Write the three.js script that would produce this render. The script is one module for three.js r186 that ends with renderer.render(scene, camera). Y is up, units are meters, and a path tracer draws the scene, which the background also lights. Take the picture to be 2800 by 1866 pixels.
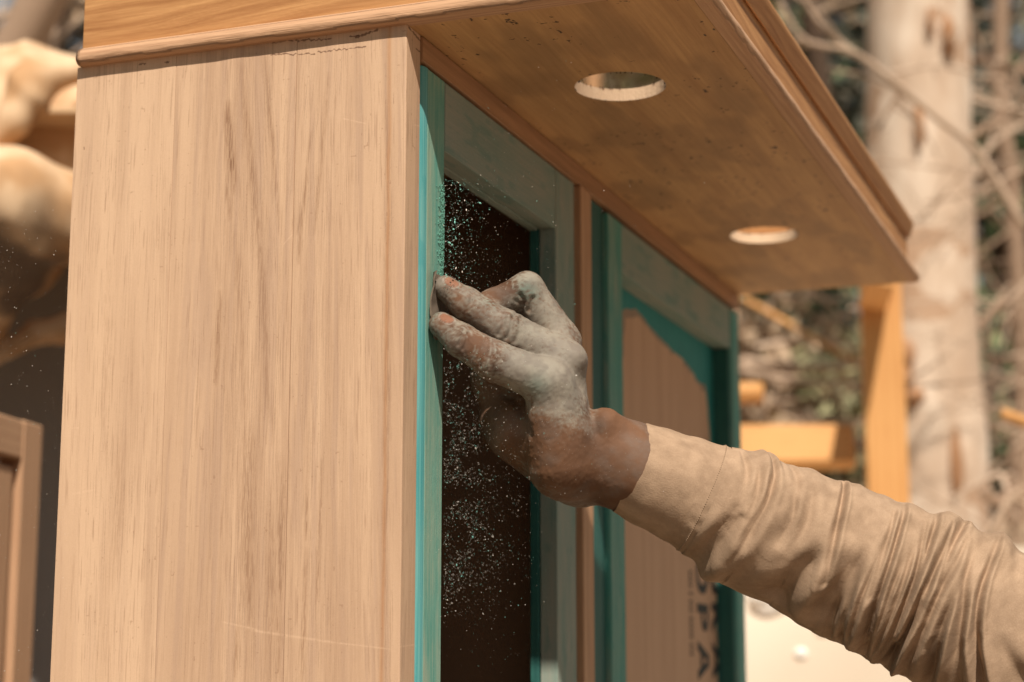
import * as THREE from 'three';
import { RoundedBoxGeometry } from 'three/addons/geometries/RoundedBoxGeometry.js';
import { mergeGeometries, mergeVertices } from 'three/addons/utils/BufferGeometryUtils.js';
import { FontLoader } from 'three/addons/loaders/FontLoader.js';
import { TextGeometry } from 'three/addons/geometries/TextGeometry.js';

// ------------------------------------------------------------------ camera, sky, sun, exposure
const scene = new THREE.Scene();
const W = 2800, H = 1866, F = 5070;                                   // photograph pixels, focal length in them
const PITCH = 0.18428, YAW = 0.35707;
const C = new THREE.Vector3(0.49812, 1.3, 1.12573);
const camera = new THREE.PerspectiveCamera(2 * Math.atan(H / 2 / F) * 180 / Math.PI, W / H, 0.02, 400);
const fwd = new THREE.Vector3(-Math.sin(YAW) * Math.cos(PITCH), Math.sin(PITCH), -Math.cos(YAW) * Math.cos(PITCH));
camera.position.copy(C); camera.lookAt(C.clone().add(fwd)); camera.updateMatrixWorld();
const right = new THREE.Vector3().crossVectors(fwd, new THREE.Vector3(0, 1, 0)).normalize();
const upv = new THREE.Vector3().crossVectors(right, fwd);
camera.focus = 1.275; camera.userData.fStop = 5.4;

const SUN = new THREE.Vector3(0.52, 1.36, 1.0).normalize();
const sun = new THREE.DirectionalLight(new THREE.Color().setRGB(1, 0.9, 0.775), 4.8);
sun.position.copy(SUN).multiplyScalar(20); sun.castShadow = true; sun.shadow.radius = 1.6;
sun.shadow.mapSize.set(2048, 2048);
Object.assign(sun.shadow.camera, { left: -8, right: 8, top: 8, bottom: -8, near: 0.5, far: 60 });
scene.add(sun, sun.target);
{
  const w = 64, h = 32, d = new Float32Array(w * h * 4);
  for (let j = 0; j < h; j++) for (let i = 0; i < w; i++) {
    const e = Math.max(0, ((j + 0.5) / h - 0.5) * 2);
    const t = Math.pow(e, 0.5), k = (j * w + i) * 4;
    d[k] = 0.36 - 0.15 * t; d[k + 1] = 0.38 - 0.12 * t; d[k + 2] = 0.37 - 0.05 * t; d[k + 3] = 1;
  }
  const sky = new THREE.DataTexture(d, w, h, THREE.RGBAFormat, THREE.FloatType);
  sky.mapping = THREE.EquirectangularReflectionMapping; sky.magFilter = THREE.LinearFilter; sky.needsUpdate = true;
  scene.background = sky; scene.environment = sky;
}
const renderer = new THREE.WebGLRenderer({ antialias: true });
renderer.toneMapping = THREE.LinearToneMapping; renderer.toneMappingExposure = 1.16;
renderer.shadowMap.enabled = true; renderer.setSize(1024, 682);

// ------------------------------------------------------------------ helpers
let seed = 12345;
const rnd = () => { seed = (seed * 1664525 + 1013904223) >>> 0; return seed / 4294967296; };
const rr = (a, b) => a + (b - a) * rnd();
const gauss = () => Math.sqrt(-2 * Math.log(rnd() + 1e-9)) * Math.cos(6.2831853 * rnd());
const clamp = (x, a = 0, b = 1) => Math.min(b, Math.max(a, x));
const lerp = (a, b, t) => a + (b - a) * t;
const sstep = (a, b, x) => { const t = clamp((x - a) / (b - a)); return t * t * (3 - 2 * t); };
const V = (x, y, z) => new THREE.Vector3(x, y, z);
function hash(x, y, z) { let h = Math.imul(x, 374761393) ^ Math.imul(y, 668265263) ^ Math.imul(z, 2147483647 - 1274126177); h = Math.imul(h ^ (h >>> 13), 1274126177); h ^= h >>> 16; h = Math.imul(h, 2246822519); return ((h ^ (h >>> 15)) >>> 0) / 4294967296; }
function noise(x, y, z = 0) {
  const X = Math.floor(x), Y = Math.floor(y), Z = Math.floor(z); let u = x - X, v = y - Y, w = z - Z;
  u = u * u * (3 - 2 * u); v = v * v * (3 - 2 * v); w = w * w * (3 - 2 * w);
  const a = lerp(lerp(hash(X, Y, Z), hash(X + 1, Y, Z), u), lerp(hash(X, Y + 1, Z), hash(X + 1, Y + 1, Z), u), v);
  if (w === 0) return a;
  return lerp(a, lerp(lerp(hash(X, Y, Z + 1), hash(X + 1, Y, Z + 1), u), lerp(hash(X, Y + 1, Z + 1), hash(X + 1, Y + 1, Z + 1), u), v), w);
}
function fbm(x, y, z = 0, o = 4) { let s = 0, a = 0.5, n = 0; for (let i = 0; i < o; i++) { s += a * noise(x, y, z); n += a; x = x * 2.03 + 17.1; y = y * 2.03 + 5.7; z = z * 2.03; a *= 0.5; } return s / n; }
const ray = (px, py) => V(0, 0, 0).addScaledVector(fwd, F).addScaledVector(right, px - W / 2).addScaledVector(upv, H / 2 - py).divideScalar(F);
const at = (px, py, depth) => C.clone().addScaledVector(ray(px, py), depth);           // a point at that distance along the view
const hitX = (px, py, x) => { const r = ray(px, py); return C.clone().addScaledVector(r, (x - C.x) / r.x); };
const hitZ = (px, py, z) => { const r = ray(px, py); return C.clone().addScaledVector(r, (z - C.z) / r.z); };
const names = {};
function numbered(n) { const k = names[n] = (names[n] ?? -1) + 1; return k ? `${n}_${String(k).padStart(3, '0')}` : n; }
function tag(o, label, category, group, kind) { if (label) o.userData.label = label; if (category) o.userData.category = category; if (group) o.userData.group = group; if (kind) o.userData.kind = kind; return o; }
function thing(name, pos = V(0, 0, 0)) { const g = new THREE.Group(); g.name = numbered(name); g.position.copy(pos); scene.add(g); return g; }
function mesh(name, geo, mat, parent = scene) {
  const m = new THREE.Mesh(geo, mat); m.name = parent === scene ? numbered(name) : name; m.castShadow = m.receiveShadow = true;
  if (parent !== scene) { let p = parent, off = V(0, 0, 0); while (p) { off.add(p.position); p = p.parent; } m.geometry.translate(-off.x, -off.y, -off.z); if (names['@' + parent.uuid + name] === undefined) names['@' + parent.uuid + name] = 0; else m.name = `${name}_${String(++names['@' + parent.uuid + name]).padStart(3, '0')}`; }
  parent.add(m); return m;
}
const S = (r, g, b) => new THREE.Color().setRGB(r / 255, g / 255, b / 255, THREE.SRGBColorSpace);
const std = (o) => new THREE.MeshStandardMaterial({ roughness: 0.8, ...o });

function planar(geo, along, scaleU = 1, scaleV = 1, o = [0, 0, 0]) {          // uv in metres, v along the grain
  const p = geo.attributes.position, n = geo.attributes.normal, uv = new Float32Array(p.count * 2);
  for (let i = 0; i < p.count; i++) {
    const P = [p.getX(i) + o[0], p.getY(i) + o[1], p.getZ(i) + o[2]], N = [Math.abs(n.getX(i)), Math.abs(n.getY(i)), Math.abs(n.getZ(i))];
    const others = [0, 1, 2].filter(k => k !== along);
    let u = N[others[0]] > N[others[1]] ? others[1] : others[0], v = along;
    if (N[along] > N[others[0]] && N[along] > N[others[1]]) { u = others[0]; v = others[1]; }
    uv[2 * i] = P[u] * scaleU; uv[2 * i + 1] = P[v] * scaleV;
  }
  geo.setAttribute('uv', new THREE.BufferAttribute(uv, 2)); return geo;
}
function box(x0, x1, y0, y1, z0, z1, bev = 0.0012, along = 1, su = 4, sv = 2, o) {
  const [a, b] = [Math.min(z0, z1), Math.max(z0, z1)];
  const g = new RoundedBoxGeometry(x1 - x0, y1 - y0, b - a, 2, Math.min(bev, (x1 - x0) / 2.1, (y1 - y0) / 2.1, (b - a) / 2.1));
  g.translate((x0 + x1) / 2, (y0 + y1) / 2, (a + b) / 2);
  return planar(g, along, su, sv, o);
}
function prism(profile, axis, t0, t1, along, su = 4, sv = 2) {             // profile in the plane across the axis: 'z' -> (x, y), 'y' -> (x, z), 'x' -> (z, y)
  const sh = new THREE.Shape(profile.map(p => new THREE.Vector2(...p)));
  let g = new THREE.ExtrudeGeometry(sh, { depth: t1 - t0, bevelEnabled: false });
  if (axis === 'z') g.translate(0, 0, t0);
  if (axis === 'y') { g.rotateX(Math.PI / 2); g.translate(0, t1, 0); }     // (x, s) -> (x, z = s)
  if (axis === 'x') { g.rotateY(Math.PI / 2); g.scale(1, 1, -1); g.translate(t0, 0, 0); const ix = g; flip(ix); }
  return planar(g, along, su, sv);
}
function flip(g) { const p = g.attributes.position; for (let i = 0; i < p.count; i += 3) for (const a of Object.values(g.attributes)) for (let k = 0; k < a.itemSize; k++) { const t = a.array[(i + 1) * a.itemSize + k]; a.array[(i + 1) * a.itemSize + k] = a.array[(i + 2) * a.itemSize + k]; a.array[(i + 2) * a.itemSize + k] = t; } g.computeVertexNormals(); }

function texture(w, h, fn, srgb = true, wrap = THREE.MirroredRepeatWrapping, post) {
  const d = new Uint8Array(w * h * 4);
  for (let j = 0; j < h; j++) for (let i = 0; i < w; i++) { const c = fn((i + 0.5) / w, (j + 0.5) / h, i, j), k = (j * w + i) * 4; d[k] = clamp(c[0], 0, 255); d[k + 1] = clamp(c[1], 0, 255); d[k + 2] = clamp(c[2], 0, 255); d[k + 3] = 255; }
  if (post) post(d, w, h);
  const t = new THREE.DataTexture(d, w, h); t.wrapS = t.wrapT = wrap; t.magFilter = THREE.LinearFilter; t.minFilter = THREE.LinearMipmapLinearFilter; t.generateMipmaps = true;
  if (srgb) t.colorSpace = THREE.SRGBColorSpace; t.needsUpdate = true; return t;
}
const mix3 = (a, b, t) => [lerp(a[0], b[0], t), lerp(a[1], b[1], t), lerp(a[2], b[2], t)];
function segDist(px, py, ax, ay, bx, by) { const dx = bx - ax, dy = by - ay, t = clamp(((px - ax) * dx + (py - ay) * dy) / (dx * dx + dy * dy + 1e-12)); return [Math.hypot(px - ax - t * dx, py - ay - t * dy), t]; }
function polyIn(pts, x, y) { let c = false; for (let i = 0, j = pts.length - 1; i < pts.length; j = i++) if ((pts[i][1] > y) !== (pts[j][1] > y) && x < (pts[j][0] - pts[i][0]) * (y - pts[i][1]) / (pts[j][1] - pts[i][1]) + pts[i][0]) c = !c; return c; }

// ------------------------------------------------------------------ procedural materials
// sanded side boards: x -0.27..0, y 1.24..1.764 of the cabinet's left side
const PX0 = -0.27, PW = 0.27, PY0 = 1.236, PH = 0.528;
const panelMarks = [   // short dark streaks in the grain: photograph landmarks laid on the board
  [[622, 285], [630, 420], [640, 520], 9, 0.75], [[618, 400], [622, 530], [628, 600], 4, 0.45], [[600, 800], [595, 930], [590, 1050], 5, 0.5],
  [[655, 160], [690, 480], [712, 700], 7, 0.38], [[690, 480], [720, 820], [735, 1150], 8, 0.32], [[725, 160], [745, 400], [765, 640], 5, 0.3],
  [[850, 360], [830, 560], [812, 640], 3, 0.4], [[835, 540], [822, 640], [815, 720], 3, 0.35], [[898, 200], [880, 420], [858, 640], 4, 0.3],
  [[680, 1180], [676, 1420], [672, 1650], 12, 0.4], [[690, 1500], [684, 1620], [680, 1700], 6, 0.4], [[770, 1250], [765, 1550], [757, 1860], 8, 0.36], [[745, 1380], [742, 1620], [736, 1860], 10, 0.26],
  [[880, 1260], [872, 1480], [866, 1640], 4, 0.34], [[840, 1340], [838, 1420], [834, 1480], 3, 0.34], [[835, 1500], [830, 1700], [824, 1860], 5, 0.34], [[650, 1700], [646, 1780], [640, 1866], 6, 0.3],
  [[1060, 500], [1058, 1000], [1052, 1700], 7, 0.24], [[1052, 250], [1060, 420], [1058, 560], 4, 0.22], [[330, 1200], [322, 1400], [312, 1600], 14, 0.16], [[300, 700], [290, 1000], [280, 1300], 10, 0.12], [[640, 620], [660, 900], [668, 1150], 9, 0.2],
].map(m => { const q = m.slice(0, 3).map(p => hitZ(p[0], p[1], 0)); return { q, w: m[3] * 1.27 / F, a: Math.min(0.95, m[4] * 1.35) }; });
const fillerMarks = [[[745, 118], [800, 110], 3], [[808, 112], [860, 108], 4], [[862, 110], [905, 104], 3], [[975, 102], [1030, 84], 6], [[955, 100], [985, 98], 3], [[450, 172], [462, 166], 4], [[380, 177], [395, 174], 5], [[740, 150], [860, 147], 2.5], [[870, 142], [1000, 128], 3], [[229, 402], [230, 408], 2]
].map(m => ({ a: hitZ(...m[0], 0), b: hitZ(...m[1], 0), w: m[2] * 1.27 / F }));
const scratches = [[[610, 1702], [700, 1722], 4], [[690, 1725], [905, 1757], 5], [[905, 1757], [1068, 1776], 3], [[940, 325], [1000, 338], 3], [[200, 1352], [258, 1340], 5], [[775, 668], [800, 640], 3], [[190, 1172], [215, 1170], 3]
].map(m => ({ a: hitZ(...m[0], 0), b: hitZ(...m[1], 0), w: m[2] * 1.27 / F }));
const plankEdges = [-0.268, -0.1835, -0.0854, 0.0005];
const panelTex = texture(768, 1536, (u, v) => {
  const x = PX0 + u * PW, y = PY0 + v * PH;
  let pl = 0; while (pl < 2 && x > plankEdges[pl + 1]) pl++;
  const sx = x * 1000, sy = y * 1000;
  const warp = 7 * (fbm(sx / 60 + pl * 9, sy / 260, 0, 3) - 0.5) + (pl === 1 || pl === 2 ? 0.00035 * (sy - 1480) * (sx + 92) : 0);
  const g = sx + warp;
  const fine = fbm(g * 2.2 + pl * 31, sy / 22, 0, 3), mid = fbm(g * 0.55 + pl * 57, sy / 60, 0, 3), broad = fbm(g * 0.11 + pl * 13, sy / 190, 0, 2);
  const clus = sstep(0.42, 0.62, fbm(sx / 34 + pl * 5, sy / 240, 2, 2)); let t = 0.80 + (0.10 + 0.20 * clus) * (mid - 0.5) + (0.10 + 0.30 * clus) * (fine - 0.5) + 0.6 * (broad - 0.5) - 0.12 * clus + [0.13, -0.05, -0.02][pl];
  let dark = 0;
  for (const m of panelMarks) for (let k = 0; k < 2; k++) {
    const [d, s] = segDist(x, y, m.q[k].x, m.q[k].y, m.q[k + 1].x, m.q[k + 1].y);
    if (d < m.w * 4) { const e = (k + s) / 2, tp = Math.sin(Math.PI * clamp(e * 0.94 + 0.03)), fb = sstep(0.42, 0.66, fbm(sx * 2.6, sy / 9, 3, 2)) * 0.75 + 0.25; dark = Math.max(dark, m.a * Math.sqrt(tp) * Math.exp(-((d / (m.w * 1.5)) ** 2)) * fb * (0.6 + 0.7 * fine)); }
  }
  let c = mix3([170, 136, 109], [213, 179, 147], clamp(t));
  const gray = sstep(0.5, 0.72, fbm(g * 0.2 + 40 + pl * 3, sy / 120, 0, 2)) * (pl === 1 || pl === 2 ? 0.5 : 0.15);
  c = mix3(c, [180, 148, 124], gray * (0.4 + fine));
  c = mix3(c, [116, 80, 54], clamp(dark)); { const o = Math.exp(-(((x + 0.0128 + 0.0012 * (noise(3, sy / 30) - 0.5)) / 0.0014) ** 2)); c = mix3(c, [176, 122, 78], 0.5 * o * (0.4 + fine)); }
  { const k = sstep(0.66, 0.82, fbm(g * 1.3 + 7, sy / 30 + pl, 0, 2)); c = mix3(c, [146, 112, 88], 0.28 * k * (0.3 + 1.4 * broad)); }
  for (const s of scratches) { const [d] = segDist(x, y, s.a.x, s.a.y, s.b.x, s.b.y); if (d < s.w) c = mix3(c, [224, 190, 158], 0.45 * (1 - d / s.w) * (0.4 + noise(sx * 0.7, sy * 0.7))); }
  for (const s of fillerMarks) { const wob = 0.0015 * (noise(sx * 0.5, 3) - 0.5); const [d] = segDist(x, y + wob, s.a.x, s.a.y, s.b.x, s.b.y); if (d < s.w * 0.8 * (0.1 + 1.2 * noise(sx * 0.7, sy * 0.7))) c = mix3(c, [84, 56, 38], 0.6); }
  if (noise(sx * 0.45, sy * 0.45) > 0.955 && noise(sx * 0.05, sy * 0.03) > 0.6) c = mix3(c, [120, 84, 60], 0.25);
  return c;
}, true, THREE.MirroredRepeatWrapping, (d, w, h) => {                                  // separate dark fibres and pores, thickest where the heart of the board shows
  const bands = [[635, 34, 3], [690, 40, 5], [745, 34, 4], [842, 26, 3], [890, 20, 1.5], [320, 34, 2], [1055, 9, 1.2], [560, 40, 1], [975, 40, 1], [420, 26, 0.7], [250, 30, 0.8]], tot = bands.reduce((a, b) => a + b[2], 0);
  for (let k = 0; k < w * h; k++) { const g = 7 * (rnd() - 0.5); for (let c = 0; c < 3; c++) d[4 * k + c] = clamp(d[4 * k + c] + g, 0, 255); }
  for (let k = 0; k < 2600; k++) {
    let q = rnd() * tot, bi = 0; while (q > bands[bi][2]) q -= bands[bi++][2];
    const X = bands[bi][0] + gauss() * bands[bi][1], Y = rr(150, 1900), P = hitZ(X, Y, 0); let x = (P.x - PX0) / PW * w, y = (P.y - PY0) / PH * h;
    const L = rr(12, 150) * (rnd() < 0.2 ? 1.8 : 1), al = rr(0.05, 0.26), wd = rnd() < 0.15 ? 2 : 1, sl = (Y < 900 ? 0.10 * (X < 770 ? -1 : 1) * clamp((1000 - Y) / 800) * clamp(1 - Math.abs(X - 770) / 260) : 0) + rr(-0.012, 0.012), g = rnd() < 0.5 ? [136, 104, 80] : [150, 122, 102];
    for (let i = 0; i < L; i++) { const yy = Math.round(y + i - L / 2), a = al * Math.sin(Math.PI * (i + 0.5) / L) * (0.4 + 1.2 * noise(i * 0.35, k)); x += sl; for (let j = 0; j < wd; j++) { const xx = Math.round(x) + j; if (xx < 0 || xx >= w || yy < 0 || yy >= h) continue; const o = (yy * w + xx) * 4; for (let c = 0; c < 3; c++) d[o + c] = lerp(d[o + c], g[c], clamp(a)); } }
  }
});
const panelBump = texture(512, 1024, (u, v) => { const x = u * 270, y = v * 528, f = fbm(x * 2.4, y / 16, 0, 3), m = fbm(x * 0.5, y / 50, 0, 2); const b = 255 * (0.35 * f + 0.4 * m + 0.25 * noise(x * 0.25, y * 0.2)); return [b, b, b]; }, false);

function woodTex(w, h, mmU, mmV, light, dark, o = {}) {
  const { ring = 0.35, warpA = 9, sd = 0, blotch = 0, blotchCol = [60, 40, 22] } = o;
  return texture(w, h, (u, v) => {
    const x = u * mmU, y = v * mmV, wp = warpA * (fbm(x / 45 + sd, y / 170 + sd, 0, 3) - 0.5), g = x + wp;
    const fine = fbm(g * 1.9 + sd, y / 20, 0, 3), mid = fbm(g * 0.42 + sd * 2, y / 70, 0, 3);
    const rg = Math.pow(0.5 + 0.5 * Math.sin(g * ring * 2 + 6 * fbm(g / 30, y / 200, 0, 2)), 3);
    let c = mix3(dark, light, clamp(0.62 + 0.7 * (mid - 0.5) + 0.5 * (fine - 0.5) - 0.3 * rg));
    if (blotch) { const b = sstep(0.46, 0.74, fbm(x / 34 + sd, y / 80 + sd, 0, 3)); c = mix3(c, blotchCol, blotch * b * (0.5 + fine)); { const kn = noise(x / 4.5 + sd, y / 5.5) + 0.25 * noise(x / 1.3, y / 1.3); if (kn > 1.06 && noise(x / 40, y / 40 + sd) > 0.45) c = mix3(c, [44, 26, 14], 0.75); } }
    return c;
  });
}
const bumpTex = panelBump;
const T = {
  orange: woodTex(384, 768, 200, 400, [203, 152, 98], [150, 98, 52], { sd: 3, ring: 0.28, warpA: 26 }),
  soffit: woodTex(512, 1024, 250, 500, [206, 161, 107], [174, 130, 82], { sd: 11, ring: 0.06, blotch: 0.32, blotchCol: [118, 88, 56] }),
  pale: woodTex(256, 512, 160, 320, [206, 166, 130], [172, 130, 98], { sd: 23 }),
  ply: woodTex(256, 512, 250, 500, [188, 146, 112], [158, 116, 86], { sd: 31, ring: 0.05 }),
  timber: woodTex(256, 512, 120, 300, [222, 170, 108], [186, 128, 70], { sd: 41, ring: 0.2 }),
  dim: woodTex(256, 512, 160, 320, [186, 140, 100], [140, 100, 66], { sd: 51 }),
};
const wood = (t, ru = 1, rv = 1, r = 0.72, bs = 0.0003) => { const m = std({ map: t, roughness: r, bumpMap: bumpTex, bumpScale: bs }); return m; };
const M = {
  panel: std({ map: panelTex, bumpMap: panelBump, bumpScale: 0.00014, roughness: 0.74 }),
  orange: wood(T.orange), soffit: wood(T.soffit), pale: wood(T.pale, 1, 1, 0.8), ply: wood(T.ply), timber: wood(T.timber, 1, 1, 0.75), dim: wood(T.dim),
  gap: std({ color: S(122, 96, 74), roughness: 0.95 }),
  inside: std({ color: S(122, 96, 74), roughness: 0.95 }),  // gap and inside browns darker than the wood; interior shade partly in the colour
};
// sanded teal paint: v runs along the stile
function tealTex(a, b, dust, amt, sd) {
  return texture(256, 1024, (u, v) => {
    const x = u * 90, y = v * 360, st = fbm(x * 1.1 + sd, y / 60, 0, 3), pt = fbm(x / 14 + sd, y / 45 + sd, 0, 3), gr = noise(x * 4.1, y * 4.1);
    let c = mix3(a, b, clamp(0.5 + (sd === 21 ? 0.6 : 1.4) * (st - 0.5)));
    c = mix3(c, dust, clamp(amt * (0.55 + (sd === 21 ? 0.7 : 1.5) * (pt - 0.5) + (sd === 21 ? 0.3 : 0.7) * (st - 0.5)) + 0.4 * (gr - 0.5) * amt)); { const q = sstep(0.60, 0.74, fbm(x / 9 + sd * 3, y / 26, 0, 4)); c = mix3(c, a, 0.35 * q); }
    if (noise(x * 2.3 + sd, y * 2.3) > 0.93) c = mix3(c, [170, 200, 186], 0.45);
    return c;
  });
}
M.tealDust = std({ map: tealTex([78, 150, 138], [116, 172, 156], [166, 172, 150], 0.8, 1), roughness: 0.85, bumpMap: bumpTex, bumpScale: 0.0003 });
M.greyDust = std({ map: tealTex([96, 134, 126], [124, 152, 142], [168, 160, 147], 0.9, 21), roughness: 0.9, bumpMap: bumpTex, bumpScale: 0.0003 });
M.tealMid = std({ map: tealTex([50, 132, 124], [88, 160, 146], [146, 156, 142], 0.68, 5), roughness: 0.8, bumpMap: bumpTex, bumpScale: 0.0003 });
M.tealBlue = std({ map: tealTex([62, 148, 152], [104, 176, 176], [134, 176, 168], 0.35, 9), roughness: 0.6 });  // edge bead: sky reflection put into the colour as a bluer teal
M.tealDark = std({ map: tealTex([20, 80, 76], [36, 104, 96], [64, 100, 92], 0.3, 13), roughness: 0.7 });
M.tealRaw = std({ map: tealTex([16, 96, 110], [34, 122, 136], [60, 120, 122], 0.2, 17), roughness: 0.55 });
M.crust = std({ color: S(96, 150, 134), roughness: 1 });

// ------------------------------------------------------------------ setting: ground with a pale bank and a wooded slope
function groundH(x, z) {
  const d = -(z - C.z) - 0.25 * (x - C.x);                                 // metres away from the camera
  const bank = 1.52 * sstep(2.9, 3.8, d) , hill = Math.max(0, d - 5.6) * 0.2;
  return bank + hill + 0.10 * (fbm(x * 0.9 + 3, z * 0.9, 0, 3) - 0.5) * sstep(2.5, 4, d) + 0.5 * (fbm(x * 0.25 + 9, z * 0.25, 0, 3) - 0.5) * sstep(6, 9, d);
}
{
  const g = new THREE.PlaneGeometry(1, 1, 260, 260), p = g.attributes.position, col = new Float32Array(p.count * 3);
  for (let i = 0; i < p.count; i++) {
    const a = p.getX(i) * 2, b = p.getY(i) * 2, x = Math.sign(a) * (Math.abs(a) * 9 + 50 * Math.abs(a) ** 4), z = -3 + Math.sign(b) * (Math.abs(b) * 9 + 50 * Math.abs(b) ** 4);
    const d = -(z - C.z) - 0.25 * (x - C.x);
    p.setXYZ(i, x, groundH(x, z), z);
    const f = fbm(x * 1.7, z * 1.7, 0, 4), litter = sstep(4.6, 5.4, d + 1.2 * (f - 0.5));
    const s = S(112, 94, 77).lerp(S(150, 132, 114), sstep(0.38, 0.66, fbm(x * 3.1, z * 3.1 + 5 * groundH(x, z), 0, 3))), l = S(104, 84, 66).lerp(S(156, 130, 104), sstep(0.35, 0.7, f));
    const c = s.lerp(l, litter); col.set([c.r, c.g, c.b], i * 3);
  }
  g.setAttribute('color', new THREE.BufferAttribute(col, 3)); 
  const ix = g.index.array; for (let i = 0; i < ix.length; i += 3) { const t = ix[i]; ix[i] = ix[i + 1]; ix[i + 1] = t; }
  g.computeVertexNormals();
  const n = g.attributes.normal; if (n.getY(0) < 0) { for (let i = 0; i < ix.length; i += 3) { const t = ix[i]; ix[i] = ix[i + 1]; ix[i + 1] = t; } g.computeVertexNormals(); }
  tag(mesh('ground', g, std({ vertexColors: true, roughness: 1 })), null, null, null, 'structure');
  // pale sand bank across the clearing
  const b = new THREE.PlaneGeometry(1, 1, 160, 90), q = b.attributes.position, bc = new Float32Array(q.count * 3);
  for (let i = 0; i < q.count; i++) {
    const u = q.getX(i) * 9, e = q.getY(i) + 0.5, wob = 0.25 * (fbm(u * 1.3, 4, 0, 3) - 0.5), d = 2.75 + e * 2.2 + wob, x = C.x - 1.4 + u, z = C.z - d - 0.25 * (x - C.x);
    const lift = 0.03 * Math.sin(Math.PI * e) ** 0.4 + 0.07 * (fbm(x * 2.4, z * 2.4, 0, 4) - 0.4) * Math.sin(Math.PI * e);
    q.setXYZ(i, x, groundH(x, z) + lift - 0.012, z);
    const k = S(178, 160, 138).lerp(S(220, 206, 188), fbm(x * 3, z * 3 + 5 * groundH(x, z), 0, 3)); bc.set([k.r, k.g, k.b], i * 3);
  }
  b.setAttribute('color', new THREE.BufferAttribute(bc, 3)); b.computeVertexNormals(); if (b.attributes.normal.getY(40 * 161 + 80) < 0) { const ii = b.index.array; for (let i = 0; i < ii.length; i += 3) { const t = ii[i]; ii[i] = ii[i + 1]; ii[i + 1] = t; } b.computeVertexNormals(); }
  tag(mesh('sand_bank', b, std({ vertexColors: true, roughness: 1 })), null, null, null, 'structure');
}

// ------------------------------------------------------------------ trees, twigs and leaves behind
function tube(pts, r0, r1, seg = 24, rad = 8, lump = 0) {
  const curve = new THREE.CatmullRomCurve3(pts), fr = curve.computeFrenetFrames(seg, false), pos = [], uv = [], idx = [];
  for (let i = 0; i <= seg; i++) {
    const t = i / seg, c = curve.getPointAt(t), r = lerp(r0, r1, t);
    for (let j = 0; j <= rad; j++) {
      const a = j / rad * Math.PI * 2, q = r * (1 + lump * (fbm(Math.cos(a) * 1.5 + 5, Math.sin(a) * 1.5 + 5, t * seg * 0.35, 2) - 0.5));
      pos.push(c.x + q * (Math.cos(a) * fr.normals[i].x + Math.sin(a) * fr.binormals[i].x), c.y + q * (Math.cos(a) * fr.normals[i].y + Math.sin(a) * fr.binormals[i].y), c.z + q * (Math.cos(a) * fr.normals[i].z + Math.sin(a) * fr.binormals[i].z));
      uv.push(j / rad, t * curve.getLength());
    }
  }
  for (let i = 0; i < seg; i++) for (let j = 0; j < rad; j++) { const a = i * (rad + 1) + j, b = a + rad + 1; idx.push(a, a + 1, b, b, a + 1, b + 1); }
  const c0 = pos.length / 3; pos.push(pts[0].x, pts[0].y, pts[0].z, pts.at(-1).x, pts.at(-1).y, pts.at(-1).z); uv.push(0, 0, 0, 0);
  for (let j = 0; j < rad; j++) { idx.push(c0, j + 1, j); const e = seg * (rad + 1); idx.push(c0 + 1, e + j, e + j + 1); }
  const g = new THREE.BufferGeometry(); g.setAttribute('position', new THREE.Float32BufferAttribute(pos, 3)); g.setAttribute('uv', new THREE.Float32BufferAttribute(uv, 2)); g.setIndex(idx); g.computeVertexNormals(); return g;
}
const barkPale = std({ map: texture(256, 512, (u, v) => { const f = fbm(u * 14, v * 7, 0, 4), s = fbm(u * 40, v * 6, 0, 3); let c = mix3([204, 178, 154], [238, 221, 202], clamp(0.5 + 1.6 * (f - 0.5) + 0.6 * (s - 0.5))); if (fbm(u * 9 + 3, v * 9, 0, 3) > 0.66) c = mix3(c, [164, 122, 90], 0.5); return c; }), roughness: 0.9 });
const barkBrown = std({ color: S(168, 126, 92), roughness: 0.95 }), barkDark = std({ color: S(84, 66, 52), roughness: 1 });
const twigMat = [S(184, 160, 138), S(162, 136, 114), S(204, 180, 158)].map(c => std({ color: c, roughness: 0.95 }));
const leafMat = std({ vertexColors: true, roughness: 0.75, side: THREE.DoubleSide });
function leaves(center, rad, n, size, cols, squash = 0.8) {
  const pos = [], col = [], clumps = [];
  for (let i = 0; i < Math.max(4, n / 60); i++) { const d = V(gauss(), gauss() * squash, gauss()).multiplyScalar(rad * 0.48); clumps.push([d, rr(0.12, 0.3) * rad]); }
  for (let i = 0; i < n; i++) {
    const [c, r] = clumps[i % clumps.length], p = V(gauss(), gauss(), gauss()).multiplyScalar(r * 0.6).add(c).add(center), a = V(gauss(), gauss(), gauss()).normalize(), b = V(gauss(), gauss(), gauss()).cross(a).normalize(), s = size * rr(0.6, 1.4), k = cols[Math.floor(rnd() * cols.length)], f = rr(1.1, 2.0);
    const q = [p.clone().addScaledVector(a, -s), p.clone().addScaledVector(b, s * 0.35), p.clone().addScaledVector(a, s), p.clone().addScaledVector(b, -s * 0.35)];
    for (const m of [0, 1, 2, 0, 2, 3]) { pos.push(q[m].x, q[m].y, q[m].z); col.push(k.r * f, k.g * f, k.b * f); }
  }
  const g = new THREE.BufferGeometry(); g.setAttribute('position', new THREE.Float32BufferAttribute(pos, 3)); g.setAttribute('color', new THREE.Float32BufferAttribute(col, 3)); g.computeVertexNormals(); return g;
}
const greens = [S(72, 90, 62), S(88, 104, 72), S(108, 116, 82), S(60, 78, 60)], olive = [S(128, 124, 92), S(142, 130, 100), S(100, 98, 72)], browns = [S(142, 120, 98), S(118, 100, 82), S(160, 138, 114)], darks = [S(52, 60, 50), S(66, 66, 56), S(84, 78, 66)], paleL = [S(196, 178, 158), S(180, 164, 142)];

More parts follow.
